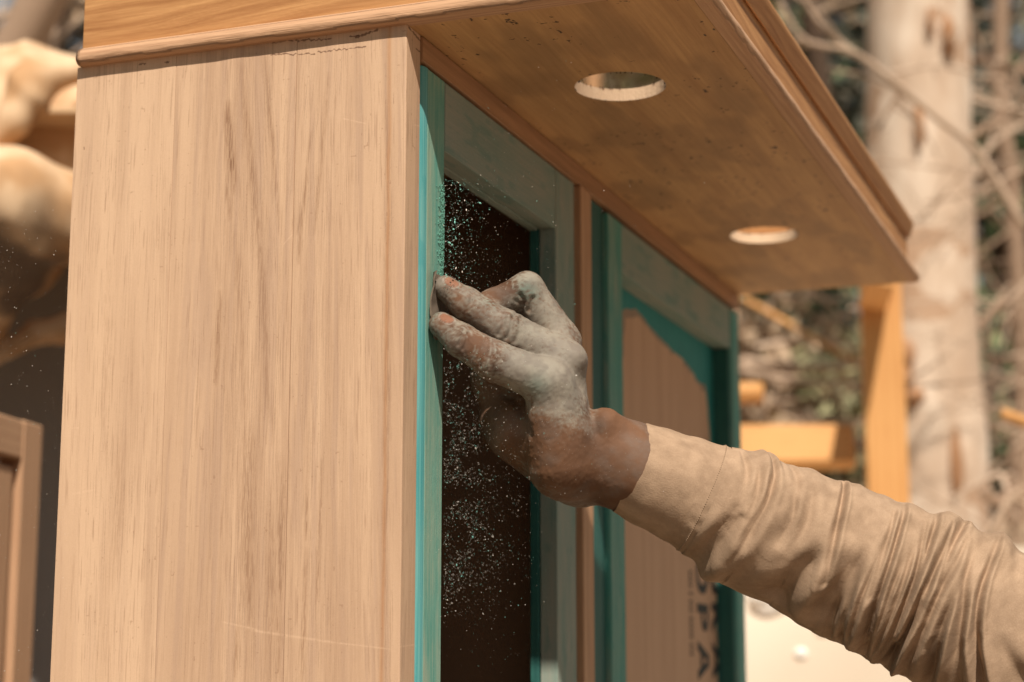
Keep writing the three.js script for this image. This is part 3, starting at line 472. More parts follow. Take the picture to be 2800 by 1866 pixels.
{
  // second door: dark unsanded jamb, frame, inner bead and a plywood panel masked with paint
  const d2 = mesh('panel_door', paintUV(box(-0.02, 0, 1.6825, 1.7305, -0.4625, -0.9285, 0.0012, 2), 2), M.greyDust, cab);
  d2.userData.label = 'turquoise framed door with a bare plywood panel and stencilled lettering';
  bx(-0.03, -0.004, Y0 + 0.02, 1.7345, -0.4085, -0.4585, 0.001, 1, M.tealDark, 'jamb', d2);
  bx(-0.024, 0.001, Y0 + 0.02, 1.7305, -0.4592, -0.5035, 0.002, 1, M.tealMid, 'stile', d2);
  bx(-0.024, 0.001, Y0 + 0.02, 1.7305, -0.9305, -0.9685, 0.002, 1, M.tealMid, 'stile', d2);
  bx(-0.0225, -0.0015, Y0 + 0.02, 1.6815, -0.9225, -0.9300, 0.001, 1, M.tealDark, 'inner_bead', d2);
  bx(-0.02, 0, Y0 + 0.02, 0.12, -0.5045, -0.9295, 0.001, 2, M.tealMid, 'bottom_rail', d2);
  const PXX = -0.020, pz0 = -0.9298, pz1 = -0.50;
  const edge = [[1690, 1900], [1700, 846], [1740, 850], [1775, 890], [1830, 950], [1885, 1005], [1912, 1048], [1928, 1052], [1936, 1120], [1948, 1300], [1957, 1500], [1960, 1900]].map(([a, b]) => { const h = hitX(a, b, PXX); return [h.z, h.y]; });
  edge[0] = [-0.4, 0.8]; edge[edge.length - 1][1] = 0.8;
  const tex = texture(512, 1024, (u, v) => {
    const z = lerp(pz0, pz1, u), y = lerp(1.2, 1.72, v), X = -z * 1000, Y = y * 1000, g = X + 6 * (fbm(X / 50, Y / 200, 0, 3) - 0.5), fine = fbm(g * 1.6, Y / 26, 0, 3), mid = fbm(g * 0.12, Y / 150, 0, 3);
    let c = mix3([172, 134, 104], [212, 174, 142], clamp(0.66 + 0.5 * (mid - 0.5) + 0.16 * (fine - 0.5)));
    const wob = 0.006 * (fbm(z * 60, y * 60, 0, 2) - 0.5);
    if (!polyIn(edge, z + wob, y + wob)) c = mix3([26, 116, 116], [44, 146, 142], fbm(X * 0.3, Y * 0.05, 0, 3));
    else if (!polyIn(edge, z + wob + 0.012, y + wob + 0.006) && noise(X * 0.1, Y * 0.1) > 0.3) c = mix3(c, [110, 104, 96], 0.5);
    return c;
  });
  const g = new THREE.BoxGeometry(0.006, 1.72 - 0.1, pz1 - pz0); g.translate(PXX - 0.003, (1.72 + 0.1) / 2, (pz0 + pz1) / 2);
  const p = g.attributes.position, uv = g.attributes.uv; for (let i = 0; i < p.count; i++) uv.setXY(i, (p.getZ(i) - pz0) / (pz1 - pz0), (p.getY(i) - 1.2) / 0.52);
  mesh('panel', g, std({ map: tex, roughness: 0.8, bumpMap: bumpTex, bumpScale: 0.0002 }), d2);
  // stencilled lettering reading down the panel
  const font = await new FontLoader().loadAsync('fonts/droid/droid_sans_bold.typeface.json');
  const ink = std({ color: S(58, 60, 58), roughness: 0.9 });
  const word = (str, size, zc, ytop, name, sx = 1) => {
    const gs = []; let adv = 0;
    for (const ch of str) { if (ch !== ' ') { const t = new TextGeometry(ch, { font, size, depth: 0.0005, curveSegments: 6, bevelEnabled: false }); t.computeBoundingBox(); const w = t.boundingBox.max.x - t.boundingBox.min.x; t.translate(adv - t.boundingBox.min.x, 0, 0); gs.push(t); adv += w + size * 0.24; } else adv += size * 0.5; }
    const G = mergeGeometries(gs);
    G.scale(1, sx, 1); G.rotateZ(-Math.PI / 2); G.rotateY(Math.PI / 2);           // letters' tops point away along -z, reading down
    G.translate(PXX + 0.0002, ytop, zc); mesh(name, G, ink, d2);
  };
  const row1 = hitX(1908, 1760, PXX), row2 = hitX(1942, 1500, PXX), row0 = hitX(1884, 1560, PXX);
  word('OPAPE', 0.0455, row1.z, row1.y + 0.094, 'stencil_lettering', 1.0);
  word('SUKA', 0.0435, row2.z, row2.y + 0.02, 'stencil_lettering', 0.95);
  word('IIII I III IIIII III', 0.007, row0.z, row0.y, 'fine_print', 1.4);
}

// ------------------------------------------------------------------ signed distance bodies
function polygonise(sdf, lo, hi, h) {                      // surface nets, evaluated in blocks near the surface only
  const n = [0, 1, 2].map(k => Math.ceil((hi[k] - lo[k]) / h) + 1), N = n[0] * n[1] * n[2], f = new Float32Array(N).fill(1e3), B = 8;
  for (let bz = 0; bz < n[2]; bz += B) for (let by = 0; by < n[1]; by += B) for (let bx = 0; bx < n[0]; bx += B) {
    const c = sdf(lo[0] + (bx + B / 2) * h, lo[1] + (by + B / 2) * h, lo[2] + (bz + B / 2) * h);
    if (Math.abs(c) > h * B * 1.3) { if (c < 0) for (let z = bz; z < Math.min(bz + B, n[2]); z++) for (let y = by; y < Math.min(by + B, n[1]); y++) f.fill(-1e3, (z * n[1] + y) * n[0] + bx, (z * n[1] + y) * n[0] + Math.min(bx + B, n[0])); continue; }
    for (let z = bz; z < Math.min(bz + B, n[2]); z++) for (let y = by; y < Math.min(by + B, n[1]); y++) for (let x = bx; x < Math.min(bx + B, n[0]); x++) f[(z * n[1] + y) * n[0] + x] = sdf(lo[0] + x * h, lo[1] + y * h, lo[2] + z * h);
  }
  const pos = [], idx = [], id = new Int32Array(N).fill(-1), sx = 1, sy = n[0], sz = n[0] * n[1], off = [0, sx, sy, sx + sy, sz, sx + sz, sy + sz, sx + sy + sz];
  const ed = [[0, 1], [2, 3], [4, 5], [6, 7], [0, 2], [1, 3], [4, 6], [5, 7], [0, 4], [1, 5], [2, 6], [3, 7]];
  for (let z = 0; z < n[2] - 1; z++) for (let y = 0; y < n[1] - 1; y++) for (let x = 0; x < n[0] - 1; x++) {
    const o = z * sz + y * sy + x; let m = 0; for (let k = 0; k < 8; k++) if (f[o + off[k]] < 0) m |= 1 << k;
    if (m === 0 || m === 255) continue;
    let c = 0, p = [0, 0, 0];
    for (const [a, b] of ed) { if (((m >> a) & 1) === ((m >> b) & 1)) continue; const fa = f[o + off[a]], fb = f[o + off[b]], t = fa / (fa - fb); for (let k = 0; k < 3; k++) p[k] += ((a >> k) & 1) * (1 - t) + ((b >> k) & 1) * t; c++; }
    id[o] = pos.length / 3; pos.push(lo[0] + (x + p[0] / c) * h, lo[1] + (y + p[1] / c) * h, lo[2] + (z + p[2] / c) * h);
  }
  const q = (a, b, c, d, inv) => { if (a < 0 || b < 0 || c < 0 || d < 0) return; inv ? idx.push(a, c, b, a, d, c) : idx.push(a, b, c, a, c, d); };
  for (let z = 1; z < n[2] - 1; z++) for (let y = 1; y < n[1] - 1; y++) for (let x = 1; x < n[0] - 1; x++) {
    const o = z * sz + y * sy + x, a = f[o] < 0;
    if (a !== f[o + sx] < 0) q(id[o - sy - sz], id[o - sz], id[o], id[o - sy], !a);
    if (a !== f[o + sy] < 0) q(id[o - sx - sz], id[o - sx], id[o], id[o - sz], !a);
    if (a !== f[o + sz] < 0) q(id[o - sx - sy], id[o - sy], id[o], id[o - sx], !a);
  }
  const g = new THREE.BufferGeometry(); g.setAttribute('position', new THREE.Float32BufferAttribute(pos, 3)); g.setIndex(idx); g.computeVertexNormals(); return g;
}
const smin = (a, b, k) => { const h = Math.max(k - Math.abs(a - b), 0) / k; return Math.min(a, b) - h * h * k * 0.25; };
function cone(A, B, ra, rb) {                              // tapered capsule
  const ax = A.x, ay = A.y, az = A.z, dx = B.x - ax, dy = B.y - ay, dz = B.z - az, L2 = dx * dx + dy * dy + dz * dz;
  return (x, y, z) => { const px = x - ax, py = y - ay, pz = z - az, t = clamp((px * dx + py * dy + pz * dz) / L2), ex = px - t * dx, ey = py - t * dy, ez = pz - t * dz; return Math.sqrt(ex * ex + ey * ey + ez * ez) - (ra + (rb - ra) * t); };
}
function ell(c, ex, ey, ez, rx, ry, rz) {                  // ellipsoid with its own axes
  return (x, y, z) => { const p = V(x - c.x, y - c.y, z - c.z), a = p.dot(ex) / rx, b = p.dot(ey) / ry, d = p.dot(ez) / rz, k0 = Math.sqrt(a * a + b * b + d * d), k1 = Math.sqrt((a / rx) ** 2 + (b / ry) ** 2 + (d / rz) ** 2); return k1 < 1e-9 ? -Math.min(rx, ry, rz) : k0 * (k0 - 1) / k1; };
}

// ------------------------------------------------------------------ the hand and forearm
const D0 = 1.288, sc = D0 / F;                             // metres per photograph pixel at the hand
const J = (px, py, dz = 0) => at(px, py, D0 + dz);
const FG = {                                               // joints from knuckle to tip with radii in photograph pixels
  pinky: { j: [J(1500, 1046, -0.012), J(1352, 988, -0.012), J(1262, 932, -0.006), J(1207, 888, 0.002)], r: [62, 54, 45, 35] },
  ring: { j: [J(1540, 990, 0.006), J(1388, 905, 0.008), J(1276, 832, 0.012), J(1217, 787, 0.016)], r: [62, 53, 44, 34] },
  middle: { j: [J(1532, 935, 0.030), J(1440, 794, 0.028), J(1345, 836, 0.026), J(1285, 876, 0.026)], r: [58, 49, 43, 36] },
  index: { j: [J(1520, 940, 0.052), J(1445, 815, 0.052), J(1360, 850, 0.047), J(1300, 890, 0.044)], r: [55, 44, 40, 35] },
};
const fingers = Object.values(FG).map(({ j, r }) => {
  const parts = []; for (let i = 0; i < 3; i++) parts.push(cone(j[i], j[i + 1], r[i] * sc, r[i + 1] * sc));
  return { f: (x, y, z) => { let d = parts[0](x, y, z); for (let i = 1; i < 3; i++) d = smin(d, parts[i](x, y, z), 0.004); return d; }, j };
});
const wrist = J(1640, 1238, 0.008), armEnd = J(1980, 1392, 0.012);
const palm = [
  cone(J(1538, 1215, -0.004), J(1502, 1050, -0.010), 80 * sc, 64 * sc), cone(J(1545, 1205, 0.010), J(1534, 990, 0.008), 76 * sc, 62 * sc),
  cone(J(1545, 1205, 0.024), J(1524, 940, 0.028), 74 * sc, 58 * sc), cone(J(1540, 1205, 0.036), J(1514, 945, 0.050), 74 * sc, 54 * sc),
  cone(J(1548, 1265, 0.0), J(1522, 1140, -0.004), 108 * sc, 80 * sc),                                    // heel on the little finger's side
  cone(J(1590, 1290, 0.022), J(1425, 1180, 0.022), 100 * sc, 92 * sc),
  cone(J(1560, 1280, 0.036), J(1408, 1165, 0.040), 92 * sc, 92 * sc),                                     // ball of the thumb, behind
  cone(J(1440, 1120, 0.034), J(1480, 1010, 0.030), 70 * sc, 70 * sc),
];
const thumb = [cone(J(1400, 1160, 0.044), J(1345, 1040, 0.042), 80 * sc, 54 * sc), cone(J(1345, 1040, 0.042), J(1310, 950, 0.034), 54 * sc, 42 * sc)];
const arm = [cone(J(1570, 1248, 0.008), J(1715, 1275, 0.009), 110 * sc, 117 * sc), cone(J(1715, 1275, 0.009), armEnd, 117 * sc, 126 * sc)];
const ulna = cone(J(1655, 1172, -0.002), J(1720, 1205, 0.002), 52 * sc, 40 * sc);
function handBase(x, y, z) {
  let p = palm[0](x, y, z); for (let i = 1; i < palm.length; i++) p = smin(p, palm[i](x, y, z), 0.009);
  let d = smin(p, smin(arm[0](x, y, z), arm[1](x, y, z), 0.01), 0.006); d = smin(d, ulna(x, y, z), 0.008);
  let r = d;
  for (const f of fingers) { const q = f.f(x, y, z); if (q < r + 0.02) r = Math.min(r, smin(d, q, 0.0065)); }
  let t = smin(thumb[0](x, y, z), thumb[1](x, y, z), 0.006); r = Math.min(r, smin(d, t, 0.012));
  return r;
}
function trace(px, py, f = handBase, d0 = 1.12, d1 = 1.42) { const r = ray(px, py); let t = d0; for (let i = 0; i < 200 && t < d1; i++) { const p = C.clone().addScaledVector(r, t), d = f(p.x, p.y, p.z); if (d < 5e-5) return p; t += Math.max(d * 0.8, 3e-5); } return null; }
const grad = (p, f = handBase, e = 4e-4) => V(f(p.x + e, p.y, p.z) - f(p.x - e, p.y, p.z), f(p.x, p.y + e, p.z) - f(p.x, p.y - e, p.z), f(p.x, p.y, p.z + e) - f(p.x, p.y, p.z - e)).normalize();
const trc = (pts) => pts.map(([x, y]) => trace(x, y)).filter(Boolean);
const polyDist = (pts, p) => { let m = 1e9; for (let i = 0; i < pts.length - 1; i++) { const a = pts[i], b = pts[i + 1], ab = b.clone().sub(a), t = clamp(p.clone().sub(a).dot(ab) / ab.lengthSq()); m = Math.min(m, p.distanceTo(a.clone().addScaledVector(ab, t))); } return m; };
// creases, found on the body where the photograph shows them: [points, depth, width]
const creases = [
  [[[1372, 1072], [1405, 1090], [1428, 1118], [1440, 1150], [1450, 1190]], 0.0012, 0.003],
  [[[1422, 806], [1432, 826], [1424, 850], [1405, 868]], 0.0022, 0.0016], [[[1458, 815], [1446, 850], [1420, 872]], 0.0016, 0.0016], [[[1412, 822], [1428, 836]], 0.0012, 0.0014],
  [[[1610, 1112], [1625, 1150], [1632, 1185]], 0.0012, 0.003], [[[1336, 928], [1330, 965], [1312, 1004]], 0.0009, 0.0011], [[[1350, 936], [1346, 972], [1330, 1015]], 0.0009, 0.0011], [[[1362, 944], [1364, 980], [1350, 1025]], 0.0008, 0.0011],
  [[[1380, 858], [1376, 890], [1362, 915]], 0.0011, 0.0014], [[[1400, 868], [1398, 900], [1385, 925]], 0.0012, 0.0014], [[[1420, 876], [1420, 910], [1408, 935]], 0.0010, 0.0014],
  [[[1268, 905], [1262, 925], [1252, 945]], 0.0008, 0.001], [[[1280, 910], [1276, 935], [1266, 955]], 0.0008, 0.001], [[[1290, 800], [1285, 830]], 0.0008, 0.001],
].map(([p, a, w]) => ({ p: trc(p), a, w })).filter(c => c.p.length > 1);
const dustLines = [[[[1383, 790], [1388, 772], [1382, 762]]], [[[1404, 790], [1402, 770], [1398, 758]]], [[[1421, 785], [1421, 768], [1416, 752]]], [[[1322, 920], [1320, 950], [1308, 985]]], [[[1302, 940], [1296, 962]]], [[[1341, 930], [1342, 960], [1334, 990]]], [[[1312, 935], [1304, 965], [1290, 985]]], [[[1352, 940], [1354, 965]]]
].map(([p]) => trc(p)).filter(p => p.length > 1);
// bumps: knuckle folds
const bumps = [[1340, 935, 0.0012, 0.006], [1395, 868, 0.0012, 0.006], [1425, 885, 0.0010, 0.005], [1262, 900, 0.0008, 0.004], [1588, 978, 0.0032, 0.008], [1560, 1070, 0.0016, 0.010], [1453, 752, 0.0010, 0.007], [1280, 812, 0.0006, 0.004], [1656, 1128, 0.0016, 0.012]].map(([x, y, a, w]) => ({ p: trace(x, y) ?? trace(x - 4, y + 14), a, w })).filter(b => b.p);
// nails: a plate on the back of the last joint
const nails = [[1235, 772, FG.ring], [1222, 871, FG.pinky]].map(([x, y, fg]) => { const p = trace(x, y), n = grad(p), t = fg.j[3].clone().sub(fg.j[2]).normalize(); t.addScaledVector(n, -t.dot(n)).normalize(); return { p, n, t, s: V().crossVectors(n, t) }; });
const bare = [[1232, 776, 0.005], [1219, 872, 0.005], [1325, 955, 0.011], [1300, 930, 0.005], [1352, 795, 0.010], [1375, 785, 0.006], [1255, 818, 0.004], [1700, 1230, 0.026], [1720, 1330, 0.03], [1600, 1330, 0.022], [1480, 1250, 0.022], [1680, 1145, 0.014], [1270, 945, 0.004], [1330, 1130, 0.02], [1350, 1220, 0.028], [1400, 1280, 0.024], [1400, 1150, 0.016], [1470, 1200, 0.016]].map(([x, y, w]) => ({ p: trace(x, y), w })).filter(b => b.p);
const dusty = [[1585, 985, 0.014], [1540, 1040, 0.02], [1470, 985, 0.014], [1480, 1040, 0.016], [1560, 1100, 0.015], [1420, 980, 0.012], [1440, 905, 0.01], [1455, 770, 0.008], [1200, 775, 0.007], [1420, 1040, 0.014], [1500, 850, 0.016], [1530, 930, 0.016], [1600, 1060, 0.014], [1640, 1190, 0.010]].map(([x, y, w]) => ({ p: trace(x, y), w })).filter(b => b.p);
const tealSpots = [[1200, 815, 0.006], [1430, 800, 0.007], [1190, 860, 0.005], [1210, 930, 0.006], [1340, 830, 0.006], [1470, 1060, 0.008], [1445, 805, 0.007]].map(([x, y, w]) => ({ p: trace(x, y), w })).filter(b => b.p);
const person = thing('person', wrist.clone());
tag(person, 'person in a tan shirt, dusty hand pressing two fingers on the turquoise stile', 'person');
{
  const lo = [Infinity, Infinity, Infinity], hi = [-Infinity, -Infinity, -Infinity];
  for (const p of [...Object.values(FG).flatMap(f => f.j), wrist, armEnd, J(1400, 1240, 0.04), J(1600, 1300, -0.01), J(1560, 1290, 0.05)]) ['x', 'y', 'z'].forEach((k, i) => { lo[i] = Math.min(lo[i], p[k] - 0.042); hi[i] = Math.max(hi[i], p[k] + 0.042); });
  const g = polygonise(handBase, lo, hi, 0.0010);
  const P = g.attributes.position, Nn = g.attributes.normal, col = new Float32Array(P.count * 3);
  const skinD = S(76, 54, 40), skinL = S(122, 86, 61), nailC = S(146, 98, 74), dustC = S(152, 144, 131), dustT = S(116, 142, 132), rim = S(186, 176, 164), grey = S(116, 106, 98);
  for (let i = 0; i < P.count; i++) {
    const p = V(P.getX(i), P.getY(i), P.getZ(i)), n = V(Nn.getX(i), Nn.getY(i), Nn.getZ(i)), mm = p.clone().multiplyScalar(1000);
    let h = 0, nail = 0, rimA = 0, line = 0;
    for (const c of creases) { const d = polyDist(c.p, p); if (d < c.w * 3) h += -c.a * Math.exp(-((d / c.w) ** 2)) + c.a * 0.1 * Math.exp(-(((d - 2.2 * c.w) / c.w) ** 2)); }
    for (const b of bumps) { const d = b.p.distanceTo(p); if (d < b.w * 2.5) h += b.a * Math.exp(-((d / b.w) ** 2)); }
    for (const k of nails) { const q = p.clone().sub(k.p), a = q.dot(k.t) / 0.0056, b = q.dot(k.s) / 0.0037, e = Math.pow(Math.abs(a) ** 2.6 + Math.abs(b) ** 2.6, 1 / 2.6); if (n.dot(k.n) > 0.2 && Math.abs(q.dot(k.n)) < 0.005) { nail = Math.max(nail, 1 - sstep(0.86, 1.0, e)); rimA = Math.max(rimA, Math.exp(-(((e - 1.12) / 0.11) ** 2))); } }
    for (const l of dustLines) { const d = polyDist(l, p); line = Math.max(line, Math.exp(-((d / 0.0006) ** 2))); }
    const w1 = fbm(mm.x / 3.2, mm.y / 3.2, mm.z / 3.2 + 50, 3) - 0.5, w2 = fbm(mm.x / 1.5 + 9, mm.y / 1.5, mm.z / 1.5 + 80, 2) - 0.5;
    const hand = 1 - sstep(0.02, 0.05, p.x - wrist.x + 0.02);
    h += (nail > 0.5 ? 0.00005 : (0.0006 * w1 + 0.00035 * w2) * (0.35 + 0.65 * hand));
    h += nail * 0.0003 + rimA * 0.00018;
    P.setXYZ(i, p.x + n.x * h, p.y + n.y * h, p.z + n.z * h);
    // colours: skin, with pale sanding dust that lies in patches
    const a = fbm(mm.x / 9 + 3, mm.y / 9, mm.z / 9 + 60, 3), b = fbm(mm.x / 2.2, mm.y / 1.1, mm.z / 2.2 + 30, 3), c3 = fbm(mm.x / 26, mm.y / 26, mm.z / 26 + 91, 2);
    const fib = fbm(mm.x / 2.6 + mm.y / 1.4, mm.y / 2.6 - mm.x / 5, mm.z / 0.9 + 30, 3);
    let dust = 0.58 + 0.9 * (a - 0.5) + 1.0 * (b - 0.5) + 1.3 * (fib - 0.5) + 0.3 * (c3 - 0.5);
    for (const q of dusty) { const d = q.p.distanceTo(p) / q.w; if (d < 2) dust += 0.5 * Math.exp(-d * d); }
    for (const q of bare) { const d = q.p.distanceTo(p) / q.w; if (d < 2) dust -= 0.72 * Math.exp(-d * d) * (0.55 + 0.9 * b); }
    dust = Math.min(dust, 1.1) * (1 - 0.66 * sstep(-0.035, 0.055, p.x - wrist.x + 0.035 * (a - 0.5) + 0.02 * (b - 0.5)) + 0.35 * (b - 0.5));
    dust += line * 0.9; dust = 0.84 * sstep(0.02, 1.1, dust);
    let cc = skinD.clone().lerp(skinL, clamp(0.5 + 1.3 * (c3 - 0.5) + 0.6 * (a - 0.5)));
    let dc = dustC.clone().lerp(grey, 0.55 * sstep(0.45, 0.7, fbm(mm.x / 6 + 40, mm.y / 6, mm.z / 6 + 11, 2)));
    let tl = 0.10; for (const q of tealSpots) { const d = q.p.distanceTo(p) / q.w; if (d < 2) tl += 0.5 * Math.exp(-d * d) * (0.4 + b); } dc.lerp(dustT, clamp(tl));
    cc.lerp(dc, clamp(dust)); const film = 0.34 * sstep(0.4, 0.66, fbm(mm.x / 17 + 7, mm.y / 17, mm.z / 17 + 3, 3)) * (0.4 + 1.2 * b); cc.lerp(grey, clamp(film));
    cc.lerp(nailC, nail * (0.55 + 0.3 * b)); cc.lerp(rim, clamp(rimA * 0.4 * (0.3 + b)));
    col.set([cc.r, cc.g, cc.b], i * 3);
  }
  g.setAttribute('color', new THREE.BufferAttribute(col, 3)); g.computeVertexNormals();
  mesh('arm_and_hand', g, new THREE.MeshPhysicalMaterial({ vertexColors: true, roughness: 0.72, specularIntensity: 0.6 }), person);
}

// ------------------------------------------------------------------ shirt sleeve and cuff
const sleeveAxis = [[1715, 1275, 126, 0.009], [1800, 1312, 136, 0.010], [1880, 1345, 146, 0.012], [1960, 1382, 160, 0.012], [2060, 1430, 178, 0.012], [2200, 1490, 188, 0.010], [2330, 1545, 200, 0.006], [2450, 1598, 206, 0.0], [2560, 1650, 212, -0.006], [2680, 1712, 224, -0.012], [2800, 1772, 240, -0.018], [3000, 1880, 262, -0.024], [3300, 2040, 290, -0.03]];
const axP = sleeveAxis.map(([x, y, r, d]) => J(x, y, d)), axCurve = new THREE.CatmullRomCurve3(axP, false, 'centripetal');
const AXN = 600, axT = [], axR = [], axPt = [], axUp = [], axSide = []; let axLen = 0; const axS = [];
for (let i = 0; i <= AXN; i++) {
  const t = i / AXN, p = axCurve.getPoint(t), T0 = axCurve.getTangent(t).normalize(), u = t * (sleeveAxis.length - 1), k = Math.min(Math.floor(u), sleeveAxis.length - 2), f = u - k, r = lerp(sleeveAxis[k][2], sleeveAxis[k + 1][2], f * f * (3 - 2 * f));
  if (i) axLen += p.distanceTo(axPt[i - 1]); axS.push(axLen);
  const U = upv.clone().addScaledVector(T0, -upv.dot(T0)).normalize();
  axPt.push(p); axT.push(T0); axR.push(r * sc); axUp.push(U); axSide.push(V().crossVectors(T0, U).normalize());
}
const toward = axSide[0].dot(fwd) < 0 ? 1 : -1;             // theta grows from the top to the camera's side, to the bottom, to the far side
function onSleeve(px, py) {                                  // (s, theta) of the front of the sleeve seen at that pixel
  let best = 1e9, bi = 0; const proj = (p) => { const v = p.clone().sub(C), z = v.dot(fwd); return [W / 2 + F * v.dot(right) / z, H / 2 - F * v.dot(upv) / z]; };
  for (let i = 0; i <= AXN; i += 2) { const q = proj(axPt[i]), d = Math.hypot(q[0] - px, q[1] - py); if (d < best) { best = d; bi = i; } }
  const q = proj(axPt[bi]), q2 = proj(axPt[bi].clone().addScaledVector(axUp[bi], axR[bi])), c = ((px - q[0]) * (q2[0] - q[0]) + (py - q[1]) * (q2[1] - q[1])) / ((q2[0] - q[0]) ** 2 + (q2[1] - q[1]) ** 2);
  return [axS[bi], Math.acos(clamp(c, -1, 1))];
}
const RS = 0.046;
function foldCurve(p, a, w) { const c = new THREE.CatmullRomCurve3(p.map(q => V(q[0], q[1] * RS, 0))), q = p.length > 1 ? c.getPoints(14) : [V(...p[0], 0)]; return { q, a, w, lo: Math.min(...q.map(v => v.x)) - 4 * w, hi: Math.max(...q.map(v => v.x)) + 4 * w }; }
const folds = [   // photograph landmarks of the valleys: [points, depth, width in mm]
  [[[2312, 1312], [2290, 1400], [2246, 1565]], 3.2, 2.6], [[[2210, 1345], [2190, 1420], [2130, 1500]], 3.0, 6], [[[2105, 1235], [2095, 1330], [2040, 1425], [1985, 1500]], 3.0, 4.5], [[[2245, 1475], [2190, 1550], [2125, 1630]], 6.5, 9],
  [[[2370, 1470], [2320, 1560], [2270, 1650]], 6, 9], [[[2470, 1380], [2430, 1540], [2375, 1700]], 3.6, 2.6], [[[2505, 1470], [2455, 1620], [2400, 1740]], 3, 3], [[[2525, 1430], [2495, 1580], [2420, 1760]], 3.2, 2.8], [[[2562, 1400], [2540, 1490], [2490, 1620]], 2.8, 2.6],
  [[[2570, 1500], [2510, 1650], [2445, 1775]], 4.6, 3.6], [[[2642, 1428], [2600, 1490], [2560, 1565]], 3.6, 3.6], [[[2605, 1520], [2560, 1620], [2525, 1700]], 2.6, 3], [[[2632, 1480], [2600, 1550], [2570, 1600]], 2.4, 3], [[[2728, 1462], [2678, 1590], [2660, 1700], [2690, 1860]], 4.2, 3],
  [[[2000, 1400], [1950, 1470], [1895, 1530]], 5, 6.5], [[[2350, 1540], [2320, 1650], [2300, 1730]], 3, 3.5], [[[2420, 1580], [2385, 1700], [2370, 1760]], 3, 3], [[[2590, 1620], [2560, 1720], [2545, 1830]], 3, 4], [[[2640, 1560], [2620, 1700], [2620, 1850]], 2.4, 4], [[[2160, 1350], [2150, 1400], [2110, 1460]], 1.6, 4], [[[2060, 1290], [2050, 1340], [2020, 1400]], 2.2, 4], [[[2480, 1640], [2450, 1720], [2430, 1800]], 2.6, 3], [[[2300, 1610], [2280, 1680], [2270, 1720]], 2.4, 3.4], [[[2448, 1400], [2420, 1500], [2385, 1600]], 1.6, 2.4], [[[2538, 1560], [2490, 1680], [2440, 1800]], 2.6, 2.4], [[[2612, 1580], [2578, 1680], [2560, 1780]], 2, 2.6], [[[2478, 1500], [2440, 1600], [2405, 1690]], 1.8, 2.2], [[[2595, 1450], [2565, 1530], [2530, 1600]], 1.8, 2.2], [[[2655, 1500], [2632, 1580], [2625, 1660]], 1.6, 2.6], [[[2400, 1500], [2365, 1600], [2335, 1690]], 1.8, 2.6], [[[2020, 1240], [2030, 1300], [2000, 1370]], 1.4, 3], [[[2160, 1260], [2165, 1330], [2150, 1380]], 1.2, 4], [[[2770, 1480], [2790, 1650], [2830, 1800]], 1.8, 8], [[[2720, 1700], [2760, 1800], [2790, 1866]], 3, 7],
].map(([p, a, w]) => { const q = p.map(v => onSleeve(...v)), n = q.length - 1, deep = p[n][1] > 1600 && p[0][0] > 2200; if (deep) { const st = Math.max(0.25, 2.75 - q[n][1]); q.push([q[n][0] + (q[n][0] - q[n - 1][0]) / Math.max(0.15, q[n][1] - q[n - 1][1]) * st * 0.6, q[n][1] + st]); } const c = foldCurve(q, a * (w < 4.6 ? 1.75 : 1.45) / 1000, w * (w < 4.6 ? 0.85 : 1.05) / 1000); c.deep = deep; return c; });
const ridges = [[[[2098, 1226], [2085, 1290]], 4.5, 7], [[[2340, 1318], [2320, 1400]], 3, 8], [[[2600, 1404], [2570, 1450]], 6, 9], [[[2500, 1375], [2480, 1420]], 3, 7], [[[2758, 1452], [2730, 1520]], 6, 9], [[[2225, 1275], [2215, 1320]], 2.5, 7], [[[1925, 1540], [1985, 1470]], 7, 10], [[[2660, 1425], [2650, 1480]], 3, 6]
].map(([p, a, w]) => ({ p: p.map(q => onSleeve(...q)), a: a / 1000, w: w / 1000 }));
const allFolds = [...folds, ...Array.from({ length: 26 }, () => { const s = rr(0.06, 0.5), t = rr(3.3, 5.2); return foldCurve([[s, t], [s + rr(-0.01, 0.015), t + rr(0.2, 0.4)], [s + rr(-0.02, 0.03), t + rr(0.5, 1.0)]], rr(0.001, 0.004), rr(0.003, 0.007)); })];
function sleeveH(s, th) { const k = sstep(5.5, 6.2832, th); return k > 0 ? lerp(sleeveH0(s, th), sleeveH0(s, th - 6.283185307), k) : sleeveH0(s, th); }
